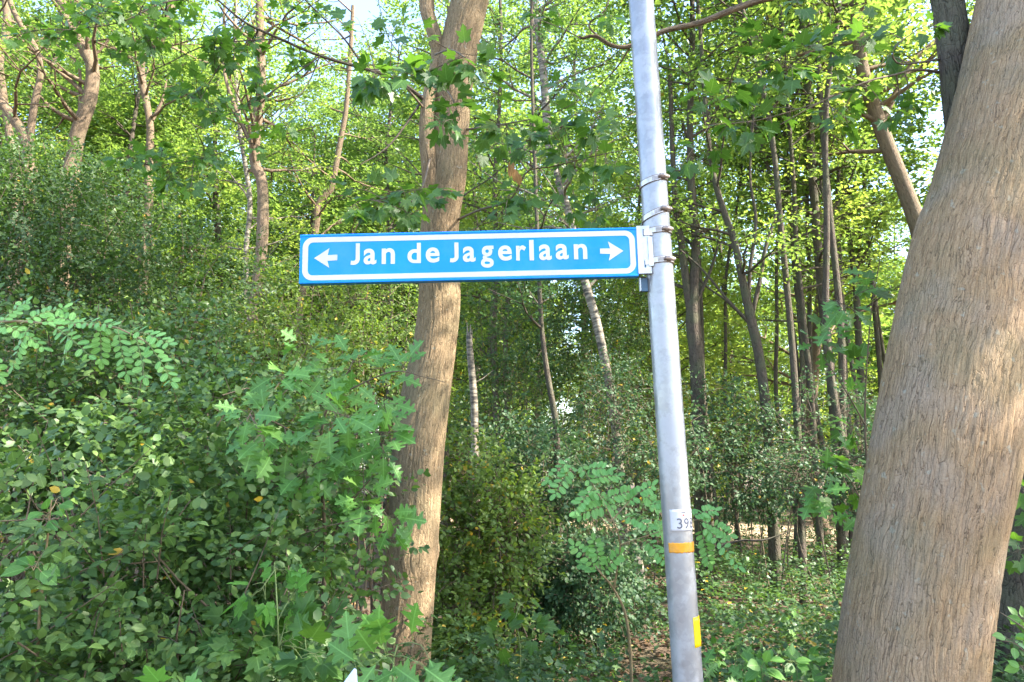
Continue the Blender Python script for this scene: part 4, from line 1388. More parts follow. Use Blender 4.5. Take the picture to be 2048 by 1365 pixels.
# robinia: compound leaves of paired leaflets
def compound(r, parent, off, base, d, n, length, pairs, leaf, key='leaflet|robinia1'):
    d = nrm(np.asarray(d, float)); nn = nrm(np.asarray(n, float) - d * (d @ np.asarray(n, float)))
    side = np.cross(nn, d)
    tb = Tubes()
    t = np.linspace(0, 1, 9)
    pts = base + d * (length * t)[:, None] - nn * (0.10 * length * t ** 2)[:, None] + np.array([0, 0, -1.0]) * (0.12 * length * t ** 2)[:, None]
    tb.add(pts, np.linspace(0.0014, 0.0006, 9), 5)
    rach = link_mesh('compound_leaf', tb.mesh('compound_leaf', off), M['stem_green'], parent)
    for k in range(pairs):
        tt = 0.18 + 0.78 * k / (pairs - 1)
        p = np.array([np.interp(tt, t, pts[:, c]) for c in range(3)])
        for sg in (1, -1):
            ld = side * sg + d * 0.35 + r.normal(0, 0.16, 3) + np.array([0, 0, -0.18])
            if r.random() < 0.05: continue
            place_leaf(key, p + side * sg * leaf * .06, ld, nn + r.normal(0, 0.26, 3), leaf * r.uniform(.80, 1.1) * (0.8 if k in (0, pairs - 1) else 1), rach, off, 'leaflet')
    place_leaf(key, pts[-1], d, nn, leaf * .95, rach, off, 'leaflet')


def robinia(name, label, stems, leaves, Y, seed, leaf=0.036, base=None):
    r = np.random.default_rng(seed)
    b_ = P(*base); b_[2] = 0.0
    t = thing(name, label, 'robinia', tuple(b_))
    tb = Tubes()
    for s in stems:
        q = resample(pxpath(s), len(s) * 6)
        tb.add(q[:, :3], q[:, 3], 8)
    link_mesh('stem', tb.mesh('stem', tuple(b_)), M['stem_tan'], t)
    for (x0, y0, x1, y1, yy, pairs) in leaves:
        a = P(x0, y0, yy); e = P(x1, y1, yy + r.uniform(-.10, .06))
        L = np.linalg.norm(e - a)
        compound(r, t, tuple(b_), a, e - a, (r.normal(0, .25), -0.8 + r.normal(0, .2), 0.8 + r.normal(0, .2)), L, pairs, leaf)
    return t


robinia('robinia_sapling', 'feathery light green robinia branch reaching in from the left edge', [[(-420, 1500, 2.6, 14), (-300, 900, 2.5, 10), (-160, 680, 2.4, 7), (0, 645, 2.3, 5), (120, 650, 2.25, 4), (230, 655, 2.2, 3), (300, 690, 2.2, 1.5)]],
        [(0, 648, 48, 592, 2.25, 6), (40, 648, 125, 600, 2.2, 7), (60, 652, 20, 720, 2.2, 7), (-60, 660, 0, 740, 2.2, 7), (100, 650, 175, 690, 2.2, 7), (70, 648, 150, 632, 2.2, 6), (130, 650, 220, 628, 2.2, 7),
         (150, 655, 120, 710, 2.2, 6), (180, 655, 250, 650, 2.18, 7), (235, 655, 250, 738, 2.15, 7), (250, 660, 335, 665, 2.15, 7), (270, 668, 292, 740, 2.18, 6), (290, 680, 345, 745, 2.15, 7), (200, 655, 205, 715, 2.2, 6),
         (10, 650, 90, 680, 2.2, 7), (-40, 650, 30, 640, 2.3, 7), (160, 650, 110, 625, 2.25, 5)], 2.2, 51, 0.030, (-420, 1500, 2.6))
robinia('robinia_sapling', 'robinia sapling with bent tan stem and feathery leaves left of the pole', [[(1262, 1440, 3.9, 9), (1262, 1330, 3.8, 8), (1252, 1235, 3.7, 7), (1228, 1180, 3.6, 6), (1200, 1145, 3.5, 4), (1190, 1130, 3.5, 2)],
                                                                                              [(1228, 1180, 3.6, 5), (1235, 1130, 3.5, 4), (1240, 1090, 3.4, 3), (1225, 1040, 3.3, 3), (1180, 960, 3.3, 2), (1150, 910, 3.3, 1.5)],
                                                                                              [(1240, 1090, 3.4, 3), (1300, 1070, 3.4, 2), (1400, 1040, 3.4, 1.5), (1430, 1080, 3.4, 1)], [(1225, 1040, 3.3, 3), (1280, 985, 3.3, 2), (1330, 980, 3.3, 1)]],
        [(1150, 915, 1095, 950, 3.3, 6), (1160, 925, 1190, 975, 3.3, 6), (1150, 925, 1110, 975, 3.3, 6), (1180, 960, 1235, 940, 3.3, 6), (1190, 975, 1150, 1010, 3.3, 7), (1195, 985, 1235, 1020, 3.3, 7), (1220, 1010, 1160, 1020, 3.3, 7),
         (1250, 1010, 1300, 960, 3.3, 7), (1280, 985, 1320, 1010, 3.3, 6), (1240, 1030, 1300, 1040, 3.3, 7), (1200, 1145, 1150, 1080, 3.5, 7), (1200, 1145, 1165, 1120, 3.5, 6), (1205, 1150, 1235, 1100, 3.5, 6), (1200, 1140, 1190, 1075, 3.5, 6),
         (1290, 1070, 1340, 1040, 3.4, 7), (1285, 1075, 1330, 1110, 3.4, 7), (1400, 1045, 1480, 1115, 3.4, 8), (1395, 1040, 1460, 1060, 3.4, 8), (1400, 1050, 1420, 1120, 3.4, 8), (1380, 1035, 1430, 1010, 3.4, 7), (1300, 1010, 1335, 1000, 3.2, 5),
         (1310, 1030, 1330, 1070, 3.2, 5), (1170, 940, 1215, 930, 3.3, 5), (1210, 1000, 1262, 975, 3.3, 6)], 3.3, 52, 0.040, (1262, 1440, 3.9))

# ------------------------------------------------------------------ shrubs
ONE_SIDE = np.array([0.0, -1.0, 0.25])


def shrub(name, label, cat, lumps, ntw, K, L, size, mat, seed, single=None, nsingle=0, tmpl=LEAF_OVAL, yellow=0.01, bias=0.75, stem_mat='twig', nstem=26, group=None, dens=1.0):
    """lumps [(px,py,Y,rpx[,flat])]; twigs of leaves on and inside the lumps' surface"""
    r = np.random.default_rng(seed)
    C = np.array([P(l[0], l[1], l[2]) for l in lumps])
    R = np.array([pxm(l[3], l[2]) for l in lumps])
    base = np.array([C[:, 0].mean(), C[:, 1].mean(), 0.0])
    w = R ** 2 / (R ** 2).sum()
    idx = r.choice(len(lumps), ntw, p=w)
    d = nrm(r.normal(0, 1, (ntw, 3)))
    # favour the side towards the light and the viewer's path
    flip = (d[:, 1] > 0.25) & (r.random(ntw) < bias)
    d[flip, 1] *= -1
    bump = noise3(d * 3.1 + idx[:, None] * 7.7, seed) * 0.38 + 0.78
    rad = R[idx] * bump * np.where(r.random(ntw) < 0.68, r.uniform(0.88, 1.08, ntw), r.uniform(0.45, 0.9, ntw))
    pos = C[idx] + d * rad[:, None] * np.array([1, 0.8, 1])
    ok = pos[:, 2] > 0.03
    pos, d = pos[ok], d[ok]
    # holes: drop twigs where a slow noise is low
    hole = noise3(pos * 2.6, seed + 9)
    keep = hole > 0.26
    pos, d = pos[keep], d[keep]
    td = nrm(d * 0.7 + r.normal(0, 0.5, d.shape) + np.array([0, -0.1, 0.12]))
    lp, ld, ln = twig_leaves(r, pos, td, K, L, size, up=0.7, jit=0.38)
    ln = ln + np.array([0, -0.35, 0])
    sz = size * r.uniform(0.55, 1.2, len(lp))
    t = thing(name, label, cat, tuple(base), group)
    if single and nsingle:
        c = lp - np.array([0, 0, CAM_Z])
        zc = c[:, 1] * CP + c[:, 2] * SP
        px = 1024 + F * c[:, 0] / zc
        py = 682.5 - F * (-c[:, 1] * SP + c[:, 2] * CP) / zc
        app = sz / zc
        app = np.where((px > -20) & (px < 2068) & (py > -20) & (py < 1385) & (zc > 0.3), app, 0)
        top = np.argsort(-app)[:nsingle]
        m = np.ones(len(lp), bool); m[top] = False
        for k in top:
            place_leaf(single[int(r.integers(len(single)))], lp[k], ld[k], ln[k], sz[k], t, tuple(base))
        lp, ld, ln, sz = lp[m], ld[m], ln[m], sz[m]
    me = leaf_mesh('foliage', tmpl, lp, ld, ln, sz, tints(r, len(lp), yellow), base)
    f = link_mesh('foliage', me, M[mat], t)
    f['kind'] = 'stuff'
    tb = Tubes()
    for k in range(nstem):
        j = int(r.integers(len(pos)))
        e = pos[j]
        foot = base + np.array([r.normal(0, .25) + (e[0] - base[0]) * 0.6, r.normal(0, .15) + 0.1, 0.0])
        m1 = foot + (e - foot) * 0.5 + np.array([r.normal(0, .08), r.normal(0, .08) + .05, 0.1])
        q = resample([tuple(foot), tuple(m1), tuple(e), tuple(e + td[j] * .2)], 9)
        tb.add(q, np.linspace(0.011, 0.0022, 9), 5)
    for j in r.choice(len(pos), min(len(pos), 420), replace=False):
        q = np.array([pos[j] - td[j] * L * .9 - d[j] * .05, pos[j], pos[j] + td[j] * L])
        tb.add(q, [0.0035, 0.0022, 0.001], 4)
    link_mesh('stem', tb.mesh('stem', base), M[stem_mat], t)
    return t


OV = ['ovalA|leaf_shrub1', 'ovalB|leaf_shrub1']
shrub('honeysuckle_shrub', 'big dense green shrub with oval leaves filling the lower left corner', 'shrub',
      [(60, 1300, 2.7, 330), (380, 1330, 3.0, 330), (150, 1050, 3.5, 300), (430, 1080, 3.7, 300), (500, 1260, 3.6, 170), (520, 1080, 4.1, 180), (-120, 1150, 3.0, 260), (250, 1450, 2.8, 300), (480, 1440, 3.2, 210)],
      5600, 9, 0.20, 0.043, 'leaf_shrub', 61, OV, 300, yellow=0.004, nstem=60)
shrub('elder_shrub', 'dull green shrub with finer leaves between the lower left shrub and the dark one above', 'shrub',
      [(100, 850, 4.3, 210), (330, 850, 4.6, 220), (500, 900, 4.9, 190), (640, 880, 5.8, 130), (-60, 800, 4.2, 200)], 3600, 9, 0.18, 0.040, 'leaf_shrub', 62, OV, 120, yellow=0.012, nstem=50)
shrub('yew_shrub', 'tall dark shrub with small leaves at the left edge above the feathery branch', 'shrub',
      [(40, 580, 6.0, 230), (230, 560, 6.4, 210), (130, 460, 6.6, 170), (330, 640, 6.2, 200), (-80, 460, 6.2, 200), (130, 720, 5.8, 220), (420, 560, 6.8, 110), (50, 410, 6.6, 130), (230, 440, 6.9, 110)], 5800, 9, 0.20, 0.042, 'leaf_dark', 63, tmpl=LEAF_MID, yellow=0.004, nstem=60)
shrub('privet_shrub', 'olive green bush under the left half of the blue sign', 'shrub',
      [(520, 700, 6.6, 140), (650, 650, 7.2, 140), (760, 640, 7.6, 110), (600, 790, 6.2, 150), (740, 760, 6.8, 120), (440, 720, 6.4, 120)], 3000, 8, 0.20, 0.042, 'leaf_olive', 64, tmpl=LEAF_MID, yellow=0.02, nstem=50)
shrub('beech_shrub', 'yellow green bush with fine leaves against the right side of the middle trunk', 'shrub',
      [(970, 1090, 6.0, 110), (940, 1210, 5.8, 100), (1000, 1010, 6.2, 80), (940, 960, 6.4, 80), (920, 1090, 6.0, 90), (960, 1290, 5.6, 60)], 1500, 8, 0.19, 0.044, 'leaf_olive', 65, yellow=0.03, nstem=60)
shrub('holly_shrub', 'dark blue green evergreen shrub around a thin stem below the sign', 'shrub',
      [(1100, 960, 6.6, 95), (1170, 1070, 6.4, 100), (1040, 930, 7.0, 80), (1180, 1170, 6.2, 70), (1110, 1130, 6.4, 90), (1060, 1220, 6.4, 80), (1240, 1200, 6.6, 60)], 1900, 8, 0.18, 0.042, 'leaf_blue', 66, yellow=0.004, nstem=10)
shrub('holly_shrub', 'dark evergreen shrub just right of the pole, beyond the path', 'shrub',
      [(1470, 930, 9.5, 110), (1560, 880, 9.5, 100), (1420, 850, 10, 90), (1490, 960, 9.2, 70)], 1000, 8, 0.24, 0.055, 'leaf_blue', 67, nstem=8, tmpl=LEAF_MID)
shrub('holly_shrub', 'spreading dark shrub between the pole shrub and the leaning oak trunk', 'shrub',
      [(1650, 880, 8.5, 110), (1740, 940, 8.2, 100), (1600, 940, 8.2, 70)], 900, 8, 0.22, 0.05, 'leaf_blue', 68, nstem=8, tmpl=LEAF_MID)
shrub('holly_shrub', 'dark leafy shrub behind the feathery sapling, left of the pole', 'shrub',
      [(1260, 850, 9.0, 110), (1330, 930, 8.6, 80), (1210, 800, 9.4, 80), (1280, 960, 8.6, 80)], 1000, 8, 0.2, 0.048, 'leaf_blue', 69, nstem=8, tmpl=LEAF_MID)
shrub('hornbeam_shrub', 'mixed green thicket under the right half of the blue sign', 'shrub',
      [(1010, 700, 11, 110), (1100, 640, 11.5, 120), (1050, 820, 10.5, 110), (1180, 700, 11.5, 100), (980, 860, 10, 70), (1240, 620, 12, 80)], 2000, 8, 0.28, 0.062, 'leaf_dark', 70, tmpl=LEAF_MID, yellow=0.01)

# ------------------------------------------------------------------ low plants and litter
def scatter_ground():
    r = np.random.default_rng(80)
    n = 17000
    y = 3.0 + 17 * r.random(n) ** 1.5
    x = -0.14 * y + (0.85 * y + 0.4) * r.random(n)
    keep = noise3(np.stack([x * .9, y * .9, x * 0], -1), 8) > 0.12
    keep &= np.array([not near_path(a, b_, 2.4) for a, b_ in zip(x, y)])
    x, y = x[keep], y[keep]
    n = len(x)
    h = r.uniform(0.04, 0.62, n) * (0.6 + 0.8 * noise3(np.stack([x, y, x * 0], -1), 5))
    pos = np.stack([x, y, ground_h(x, y) + h], -1)
    d = np.stack([r.normal(0, 1, n), r.normal(0, 1, n) - .2, r.uniform(0.1, 0.8, n)], -1)
    lp, ld, ln = twig_leaves(r, pos, d, 7, 0.18, 0.045, up=1.0, jit=.3)
    sz = 0.048 * r.uniform(.6, 1.3, len(lp))
    me = leaf_mesh('undergrowth', LEAF_MID, lp, ld, ln, sz, tints(r, len(lp), 0.015))
    o = link_mesh('undergrowth', me, M['leaf_ground'])
    tag(o, 'low tangle of bramble and ivy leaves over the forest floor', 'undergrowth', None, 'stuff')
    n = 16000
    y = 2.5 + 20 * r.random(n) ** 1.4
    x = -0.3 * y + (1.1 * y + 0.4) * r.random(n)
    pos = np.stack([x, y, ground_h(x, y) + r.uniform(0.005, 0.03, n)], -1)
    a = r.uniform(0, 2 * math.pi, n)
    me = leaf_mesh('leaf_litter', LEAF_TINY, pos, np.stack([np.cos(a), np.sin(a), r.normal(0, .25, n)], -1), np.stack([r.normal(0, .45, n), r.normal(0, .45, n), np.ones(n)], -1), 0.075 * r.uniform(.6, 1.3, n), tints(r, n, .05))
    o = link_mesh('leaf_litter', me, M['litter'])
    tag(o, 'brown fallen leaves scattered over the forest floor', 'leaf litter', None, 'stuff')


scatter_ground()

# birch stump and dead wood on the floor
def log_(name, label, cat, pts, mat, seed):
    rows = pxpath(pts)
    b_ = np.array(rows[0][:3])
    t = thing(name, label, cat, tuple(b_))
    big_trunk('trunk', rows, 40, 60, 0.006, seed, 30, 8, t, tuple(b_), M[mat])
    return t


log_('birch_stump', 'short flaking birch stump in the shade left of the pole', 'stump', [(1279, 1195, 6.9, 62), (1276, 1140, 6.9, 54), (1268, 1098, 6.9, 48), (1264, 1092, 6.9, 30), (1264, 1091, 6.9, 2)], 'bark_birch', 90)
log_('fallen_branch', 'thin bare branch lying low across the undergrowth right of the pole', 'branch', [(1430, 1095, 7.4, 12), (1480, 1082, 7.3, 11), (1530, 1080, 7.2, 9), (1580, 1062, 7.2, 6)], 'bark_dark', 91)

# pale bluish tip of an unidentified thing; board and stake are made up
def make_pale_tip():
    b_ = P(690, 1420, 1.9)
    t = thing('pale_tip', 'pale bluish white slanted tip of an unidentified object at the bottom edge', 'post', (b_[0], b_[1], 0))
    off = np.array([b_[0], b_[1], 0])
    V = []
    prof = [(-0.032, -0.50), (0.018, -0.50), (0.018, -0.02), (0.012, 0.010), (0.006, 0.014), (-0.030, -0.040)]
    c = P(702, 1349, 1.9)
    for dy in (-0.006, 0.006):
        for (u, v) in prof:
            V.append(tuple(c + np.array([u + 0.22 * v * 0.4, dy, v]) - off))
    n = len(prof)
    me = bpy.data.meshes.new('plate')
    me.from_pydata(V, [], [tuple(range(n)), tuple(range(2 * n - 1, n - 1, -1))] + [(i, i + n, (i + 1) % n + n, (i + 1) % n) for i in range(n)])
    me.update()
    o = link_mesh('plate', me, plain('pale_tip_white', (0.62, 0.70, 0.85), 0.4), t)
    bm_ = o.modifiers.new('bevel', 'BEVEL'); bm_.width = 0.003; bm_.segments = 3
    tb = Tubes(); tb.add(np.array([[c[0] - .03, c[1] + .01, 0], [c[0] - .03, c[1] + .01, c[2] - .2]]), [0.012, 0.012], 12)
    link_mesh('stake', tb.mesh('stake', off), M['galv'], t)


make_pale_tip()

# ------------------------------------------------------------------ named trees of the wood
R0 = np.random.default_rng(100)


def ntree(name, label, cat, Y, pts, H, bark, leafm, nb, blen, zlo, size=0.075, extra=(), **kw):
    if bark == 'bark_pale': nb = int(nb * 0.7); zlo += 0.8
    rows = px_tree_rows(pts, Y, H)
    ex = [[(*P(a, b_, Y), w / 2 * Y / F) for a, b_, w in e] for e in extra]
    return build_tree(name, label, cat, R0, rows, bark, leafm, nb, blen, zlo, size, extra=ex, **kw)


ntree('tree', 'pale trunk with a sweeping bend, second thick one from the left edge', 'tree', 13, [(138, 372, 34), (146, 330, 30), (152, 282, 28), (162, 248, 28), (179, 200, 27), (186, 145, 25), (179, 117, 24), (152, 76, 22), (127, 28, 20), (110, -60, 18)], 11, 'bark_pale', 'leaf_wood', 26, 2.0, 7.0,
      extra=[[(186, 115, 8), (205, 95, 6), (225, 70, 4)], [(155, 280, 8), (160, 200, 7), (158, 130, 6), (140, 115, 4)]])
ntree('tree', 'pale forked trunk at the far left edge leaning in from the left', 'tree', 12, [(58, 370, 26), (58, 320, 24), (48, 268, 22), (21, 231, 20), (0, 200, 18), (-40, 130, 16), (-70, 0, 15)], 10, 'bark_pale', 'leaf_wood', 22, 2.0, 6.5,
      extra=[[(58, 300, 16), (64, 241, 15), (72, 193, 14), (81, 148, 13), (74, 103, 12), (45, 55, 12), (21, 7, 11), (10, -60, 9)]])
ntree('tree', 'thin pale trunk right at the left edge, top part only', 'tree', 15, [(30, 400, 14), (8, 200, 14), (-2, 120, 15), (14, 60, 15), (12, 0, 14), (8, -60, 12)], 11, 'bark_pale', 'leaf_bright', 20, 1.8, 7)
ntree('tree', 'pale trunk with a kink high up, between the bent trunk and the tall straight one', 'tree', 16, [(298, 400, 16), (296, 361, 16), (300, 296, 15), (300, 248, 14), (293, 207, 14), (283, 155, 16), (282, 120, 14), (300, 95, 13), (324, 79, 14), (341, 10, 12), (350, -60, 10)], 12.5, 'bark_pale', 'leaf_wood', 22, 2.0, 8.5,
      extra=[[(305, 240, 8), (325, 200, 6), (333, 160, 4)]])
ntree('tree', 'tall light brown trunk left of the sign with a slim side stem', 'tree', 12, [(500, 760, 22), (505, 700, 22), (507, 640, 23), (515, 570, 23), (525, 470, 24), (524, 365, 22), (510, 330, 21), (510, 275, 22), (517, 220, 21), (523, 165, 18), (520, 62, 17), (520, 0, 17), (522, -60, 15)], 10.5, 'bark_pale', 'leaf_wood', 30, 2.0, 5.5,
      extra=[[(512, 300, 9), (492, 268, 9), (465, 200, 8), (448, 138, 7), (448, 34, 6), (455, -30, 5)]])
ntree('birch_tree', 'thin white birch stem beside the tall light brown trunk', 'tree', 13.5, [(497, 720, 12), (494, 600, 12), (492, 500, 11), (500, 400, 10), (480, 260, 9), (470, 100, 8)], 11, 'bark_birch', 'leaf_bright', 24, 1.6, 4.5)
ntree('tree', 'leaning lit stem just above the left part of the sign', 'tree', 15, [(600, 620, 15), (620, 520, 14), (634, 440, 14), (636, 405, 13), (662, 380, 12), (672, 330, 12), (685, 260, 11), (692, 220, 10), (700, 120, 9)], 11, 'bark_pale', 'leaf_wood', 22, 1.8, 4.5)
ntree('birch_tree', 'crooked birch trunk emerging below the right half of the sign', 'tree', 9.5, [(1242, 960, 18), (1224, 800, 19), (1209, 720, 18), (1192, 640, 18), (1172, 570, 17), (1150, 480, 16), (1130, 400, 15), (1100, 300, 17), (1085, 130, 15), (1070, 30, 13), (1050, -60, 11)], 8.5, 'bark_birch', 'leaf_wood', 26, 1.7, 4.0, size=.065,
      extra=[[(1172, 580, 8), (1192, 560, 6), (1215, 540, 3)]])
_rows = px_tree_rows([(953, 960, 15), (950, 900, 15), (948, 800, 15), (942, 730, 14), (938, 672, 12)], 9.0, 0.0)
_b = _rows[0][:3]
snag = thing('tree_snag', 'broken pale bare stem standing right beside the middle trunk', 'tree', _b)
_tb = Tubes(); _q = resample(_rows + [(_rows[-1][0] + .012, _rows[-1][1], _rows[-1][2] + .05, _rows[-1][3] * .7), (_rows[-1][0] - .018, _rows[-1][1], _rows[-1][2] + .055, .008)], 40); _tb.add(_q[:, :3], _q[:, 3], 12)
for _k in range(5):
    _a = _k * 1.3
    _e = np.array(_rows[-1][:3]) + np.array([math.cos(_a) * .03, math.sin(_a) * .03, -.02])
    _tb.add(np.array([_e, _e + [0.004, 0, .06 + .03 * (_k % 3)], _e + [0.01 * math.cos(_a), 0, .11 + .06 * (_k % 3)]]), [.012, .008, .001], 5)
for (_f, _dx, _dz) in ((.45, .35, .12), (.6, -.3, .2), (.8, .25, .18)):
    _p = _q[int(_f * 39), :3]
    _tb.add(np.array([_p, _p + [_dx * .5, .05, _dz * .4], _p + [_dx, .1, _dz]]), [.009, .006, .002], 5)
link_mesh('trunk', _tb.mesh('trunk', _b), M['bark_birch'], snag)
ntree('tree', 'slim dark stem rising through the evergreen shrub below the sign', 'tree', 6.8, [(1128, 1210, 18), (1122, 1100, 16), (1114, 1000, 14), (1113, 860, 13), (1100, 780, 12), (1088, 700, 10), (1080, 600, 9)], 6, 'bark_dark', 'leaf_blue', 12, 0.8, 2.6, size=.045, L=.2)
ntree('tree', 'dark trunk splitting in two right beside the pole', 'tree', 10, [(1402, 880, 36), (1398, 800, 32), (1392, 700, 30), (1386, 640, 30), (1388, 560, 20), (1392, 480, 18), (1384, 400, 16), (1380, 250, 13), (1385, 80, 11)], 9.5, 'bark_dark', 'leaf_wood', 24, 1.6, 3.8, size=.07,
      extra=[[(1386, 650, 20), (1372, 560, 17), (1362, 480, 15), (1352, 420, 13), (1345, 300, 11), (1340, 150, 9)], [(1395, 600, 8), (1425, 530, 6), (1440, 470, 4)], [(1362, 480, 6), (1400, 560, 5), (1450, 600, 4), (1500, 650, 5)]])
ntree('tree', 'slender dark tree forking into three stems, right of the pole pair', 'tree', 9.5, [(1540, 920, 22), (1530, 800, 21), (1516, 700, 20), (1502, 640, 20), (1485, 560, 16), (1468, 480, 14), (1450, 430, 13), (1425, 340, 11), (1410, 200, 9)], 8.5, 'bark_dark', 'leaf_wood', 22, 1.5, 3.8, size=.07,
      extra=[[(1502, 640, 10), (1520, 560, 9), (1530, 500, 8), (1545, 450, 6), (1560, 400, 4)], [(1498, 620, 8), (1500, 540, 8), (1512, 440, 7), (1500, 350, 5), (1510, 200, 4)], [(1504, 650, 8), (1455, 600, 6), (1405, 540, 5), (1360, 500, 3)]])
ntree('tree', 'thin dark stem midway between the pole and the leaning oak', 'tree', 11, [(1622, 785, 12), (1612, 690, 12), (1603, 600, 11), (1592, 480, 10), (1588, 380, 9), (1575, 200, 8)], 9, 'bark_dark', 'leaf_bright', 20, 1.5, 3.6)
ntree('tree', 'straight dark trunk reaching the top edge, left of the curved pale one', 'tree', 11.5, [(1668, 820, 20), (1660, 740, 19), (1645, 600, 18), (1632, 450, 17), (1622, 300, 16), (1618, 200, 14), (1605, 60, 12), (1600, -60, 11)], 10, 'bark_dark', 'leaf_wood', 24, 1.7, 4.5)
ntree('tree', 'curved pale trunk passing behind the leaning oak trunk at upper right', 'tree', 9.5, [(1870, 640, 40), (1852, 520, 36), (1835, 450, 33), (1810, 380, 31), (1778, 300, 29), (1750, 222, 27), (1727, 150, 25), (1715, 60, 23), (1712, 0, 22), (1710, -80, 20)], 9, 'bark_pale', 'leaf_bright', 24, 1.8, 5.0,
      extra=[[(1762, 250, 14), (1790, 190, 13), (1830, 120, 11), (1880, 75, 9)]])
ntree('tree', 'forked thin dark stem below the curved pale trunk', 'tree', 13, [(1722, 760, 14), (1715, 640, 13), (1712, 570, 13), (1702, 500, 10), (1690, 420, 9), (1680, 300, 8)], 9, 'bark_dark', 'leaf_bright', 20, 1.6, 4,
      extra=[[(1712, 570, 9), (1718, 500, 8), (1722, 430, 7), (1735, 340, 5)]])
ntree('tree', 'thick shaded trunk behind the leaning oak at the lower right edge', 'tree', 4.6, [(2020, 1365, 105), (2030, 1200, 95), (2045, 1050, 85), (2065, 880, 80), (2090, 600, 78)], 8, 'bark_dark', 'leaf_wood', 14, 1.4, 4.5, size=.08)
for (x, lab) in ((880, 'thin dark stem close behind the right side of the middle trunk'), (985, 'dark twin stems in the thicket below the sign')):
    ntree('tree', lab, 'tree', 11.5 if x < 900 else 12.5, [(x + 10, 900, 15), (x + 6, 760, 14), (x + 2, 640, 13), (x + 12, 520, 11), (x + 4, 400, 10), (x + 14, 200, 8)], 10, 'bark_dark', 'leaf_wood', 22, 1.7, 4.2,
          extra=[[(x + 30, 900, 12), (x + 26, 760, 11), (x + 28, 640, 10), (x + 40, 520, 8)]] if x > 900 else ())

# ------------------------------------------------------------------ filler trees: five kinds, copied with their parts
def proto(seed, H, r0, zlo, nb, blen, bark, leafm, lean, size, tw):
    r = np.random.default_rng(seed)
    rows = []
    x = y = 0.0
    for k in range(9):
        z = H * k / 8
        rows.append((x, y, z - 0.1 if k == 0 else z, r0 * (1 - 0.88 * k / 8) + 0.012))
        x += r.normal(lean, 0.12); y += r.normal(0, 0.12)
    t = thing('tree', 'slender tree deeper in the wood among many alike', 'tree', (0, 0, 0), 'trees deep in the wood')
    tb, lp, ld, ln = wood_tree(r, rows, None, None, nb, blen, zlo, size=size, twigs_per=tw, K=7, L=0.55, rise=.45)
    tr = link_mesh('trunk', tb.mesh('trunk'), M[bark], t)
    me = leaf_mesh('crown', LEAF_TINY, lp, ld, ln, size * r.uniform(.7, 1.3, len(lp)), tints(r, len(lp), .004))
    c = link_mesh('crown', me, M[leafm], t); c['kind'] = 'stuff'
    return t, tr, c


protos = [proto(201, 11, .10, 1.6, 44, 2.3, 'bark_dark', 'leaf_wood', .05, .135, 9), proto(202, 13, .13, 2.5, 46, 2.6, 'bark_pale', 'leaf_wood', -.06, .12, 10), proto(203, 9, .07, 0.8, 40, 2.0, 'bark_dark', 'leaf_bright', .04, .11, 10),
          proto(204, 15, .15, 4.5, 46, 2.9, 'bark_dark', 'leaf_wood', .02, .13, 10), proto(205, 7, .05, 0.4, 34, 1.8, 'bark_dark', 'leaf_bright', .0, .10, 10),
          proto(206, 20, .17, 6.5, 60, 3.4, 'bark_dark', 'leaf_wood', .03, .16, 9), proto(207, 12, .038, 6.0, 20, 1.6, 'bark_dark', 'leaf_wood', .08, .11, 5)]
r = np.random.default_rng(300)
kinds = {}
spots = []
tries = 0
while len(spots) < 135 and tries < 6000:
    tries += 1
    y = 11 + 38 * r.random() ** 1.1
    x = r.uniform(-0.85 * y - 3, 0.85 * y + 8)
    if near_path(x, y, 3.1): continue
    if y < 17.5 and x < -0.05 * y: continue
    if y < 13 and x < 0.55 * y: continue
    if any((x - a) ** 2 + (y - b_) ** 2 < 1.6 for a, b_ in spots): continue
    spots.append((x, y))
for _k in range(4000):
    if len(spots) >= 178: break
    y = r.uniform(18, 36)
    x = -y * r.uniform(0.02, 0.85)
    if near_path(x, y, 2.2) or any((x - a) ** 2 + (y - b_) ** 2 < 2.2 for a, b_ in spots): continue
    spots.append((x, y))
for _k in range(4000):
    if len(spots) >= 199: break
    y = r.uniform(38, 58)
    x = y * r.uniform(0.02, 0.85)
    if near_path(x, y, 2.2) or any((x - a) ** 2 + (y - b_) ** 2 < 2.0 for a, b_ in spots): continue
    spots.append((x, y)); kinds[(x, y)] = int(r.choice([0, 2, 2, 4]))

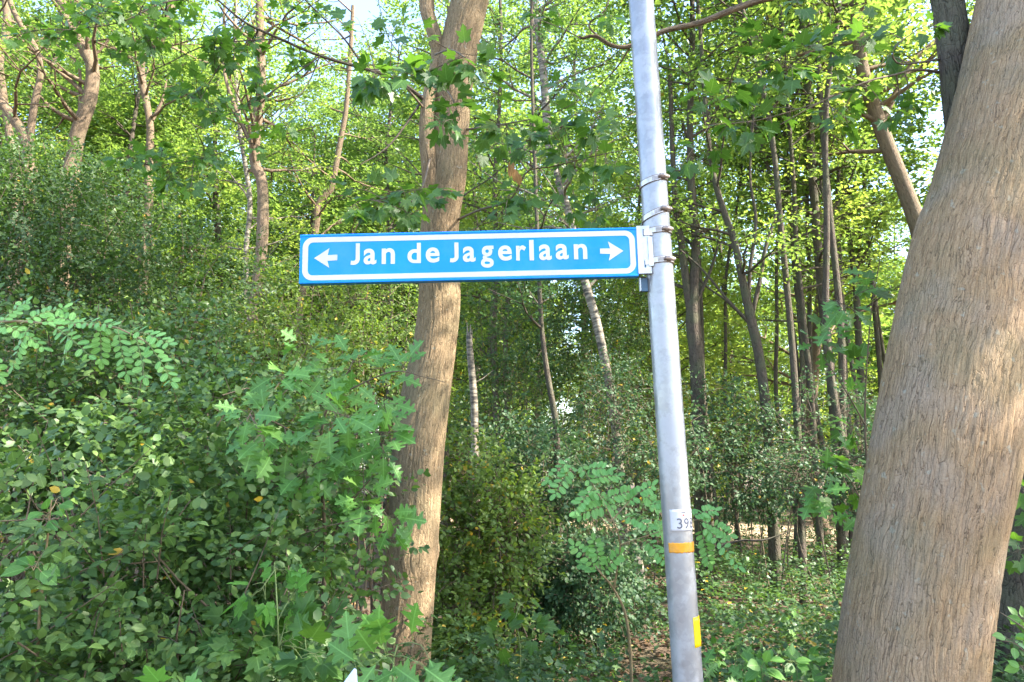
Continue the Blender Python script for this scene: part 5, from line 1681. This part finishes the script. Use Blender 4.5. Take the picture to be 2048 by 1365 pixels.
for _k in range(4000):
    if len(spots) >= 211: break
    y = r.uniform(22, 38)
    x = y * r.uniform(-0.85, 0.12)
    if near_path(x, y, 2.0) or any((x - a) ** 2 + (y - b_) ** 2 < 1.8 for a, b_ in spots): continue
    spots.append((x, y)); kinds[(x, y)] = 5
for _k in range(4000):
    if len(spots) >= 226: break
    y = r.uniform(9, 17)
    x = y * r.choice([r.uniform(-0.06, 0.17), r.uniform(0.22, 0.53), r.uniform(0.22, 0.53)])
    if near_path(x, y, 1.9) or any((x - a) ** 2 + (y - b_) ** 2 < .25 for a, b_ in spots): continue
    spots.append((x, y)); kinds[(x, y)] = 6
used = [False] * 7
for (x, y) in spots:
    k = int(r.choice(5, p=[.26, .18, .22, .14, .20] if len(spots) and spots.index((x, y)) < 135 else [.34, .26, .04, .36, 0]))
    k = kinds.get((x, y), k)
    if x > 0 and y > 17 and k in (1, 3) and r.random() < 0.6: k = 2 if r.random() < .5 else 4
    t0, tr0, c0 = protos[k]
    if used[k]:
        t = t0.copy(); COL.objects.link(t)
        for ch in (tr0, c0):
            c = ch.copy(); COL.objects.link(c); c.parent = t
    else:
        t = t0; used[k] = True
    s = r.uniform(0.8, 1.15)
    t.location = (x, y, float(ground_h(np.array([x]), np.array([y]))[0]))
    t.rotation_euler = (0, 0, r.uniform(0, 6.28))
    t.scale = (s, s, s)
    kd = ['dark slender tree', 'pale barked tree', 'low bright leaved tree', 'tall dark tree with a high crown', 'bright green young tree', 'very tall tree with a spreading crown', 'thin bare dark stem'][k]
    pl = 'left half' if x < 0 else 'right half'
    t['label'] = '%s %s, %s' % (kd, 'far back' if y > 30 else ('deep in the wood' if y > 20 else 'in the nearer wood'), pl)

# unseen roadside trees added on the right, placed to shade and dapple the foreground
for (x, y, kk, s, rot) in ([(8.96, -0.87, 3, .79, 3.62), (7.16, 3.62, 3, .79, 2.79), (7.41, 0.89, 3, .86, .33)]):
    t0, tr0, c0 = protos[kk]
    t = t0.copy(); COL.objects.link(t)
    for ch in (tr0, c0):
        c = ch.copy(); COL.objects.link(c); c.parent = t
    t.location = (x, y, 0); t.rotation_euler = (0, 0, rot); t.scale = (s, s, s)
    tag(t, 'unseen roadside tree outside the picture to the right, placed to cast shade', 'tree', 'unseen roadside shade trees')

print('TRIS', sum(sum(len(p.vertices)-2 for p in m.polygons) if len(m.polygons)<2000 else len(m.loops)-2*len(m.polygons) for m in bpy.data.meshes), 'OBJ', len(bpy.data.objects))
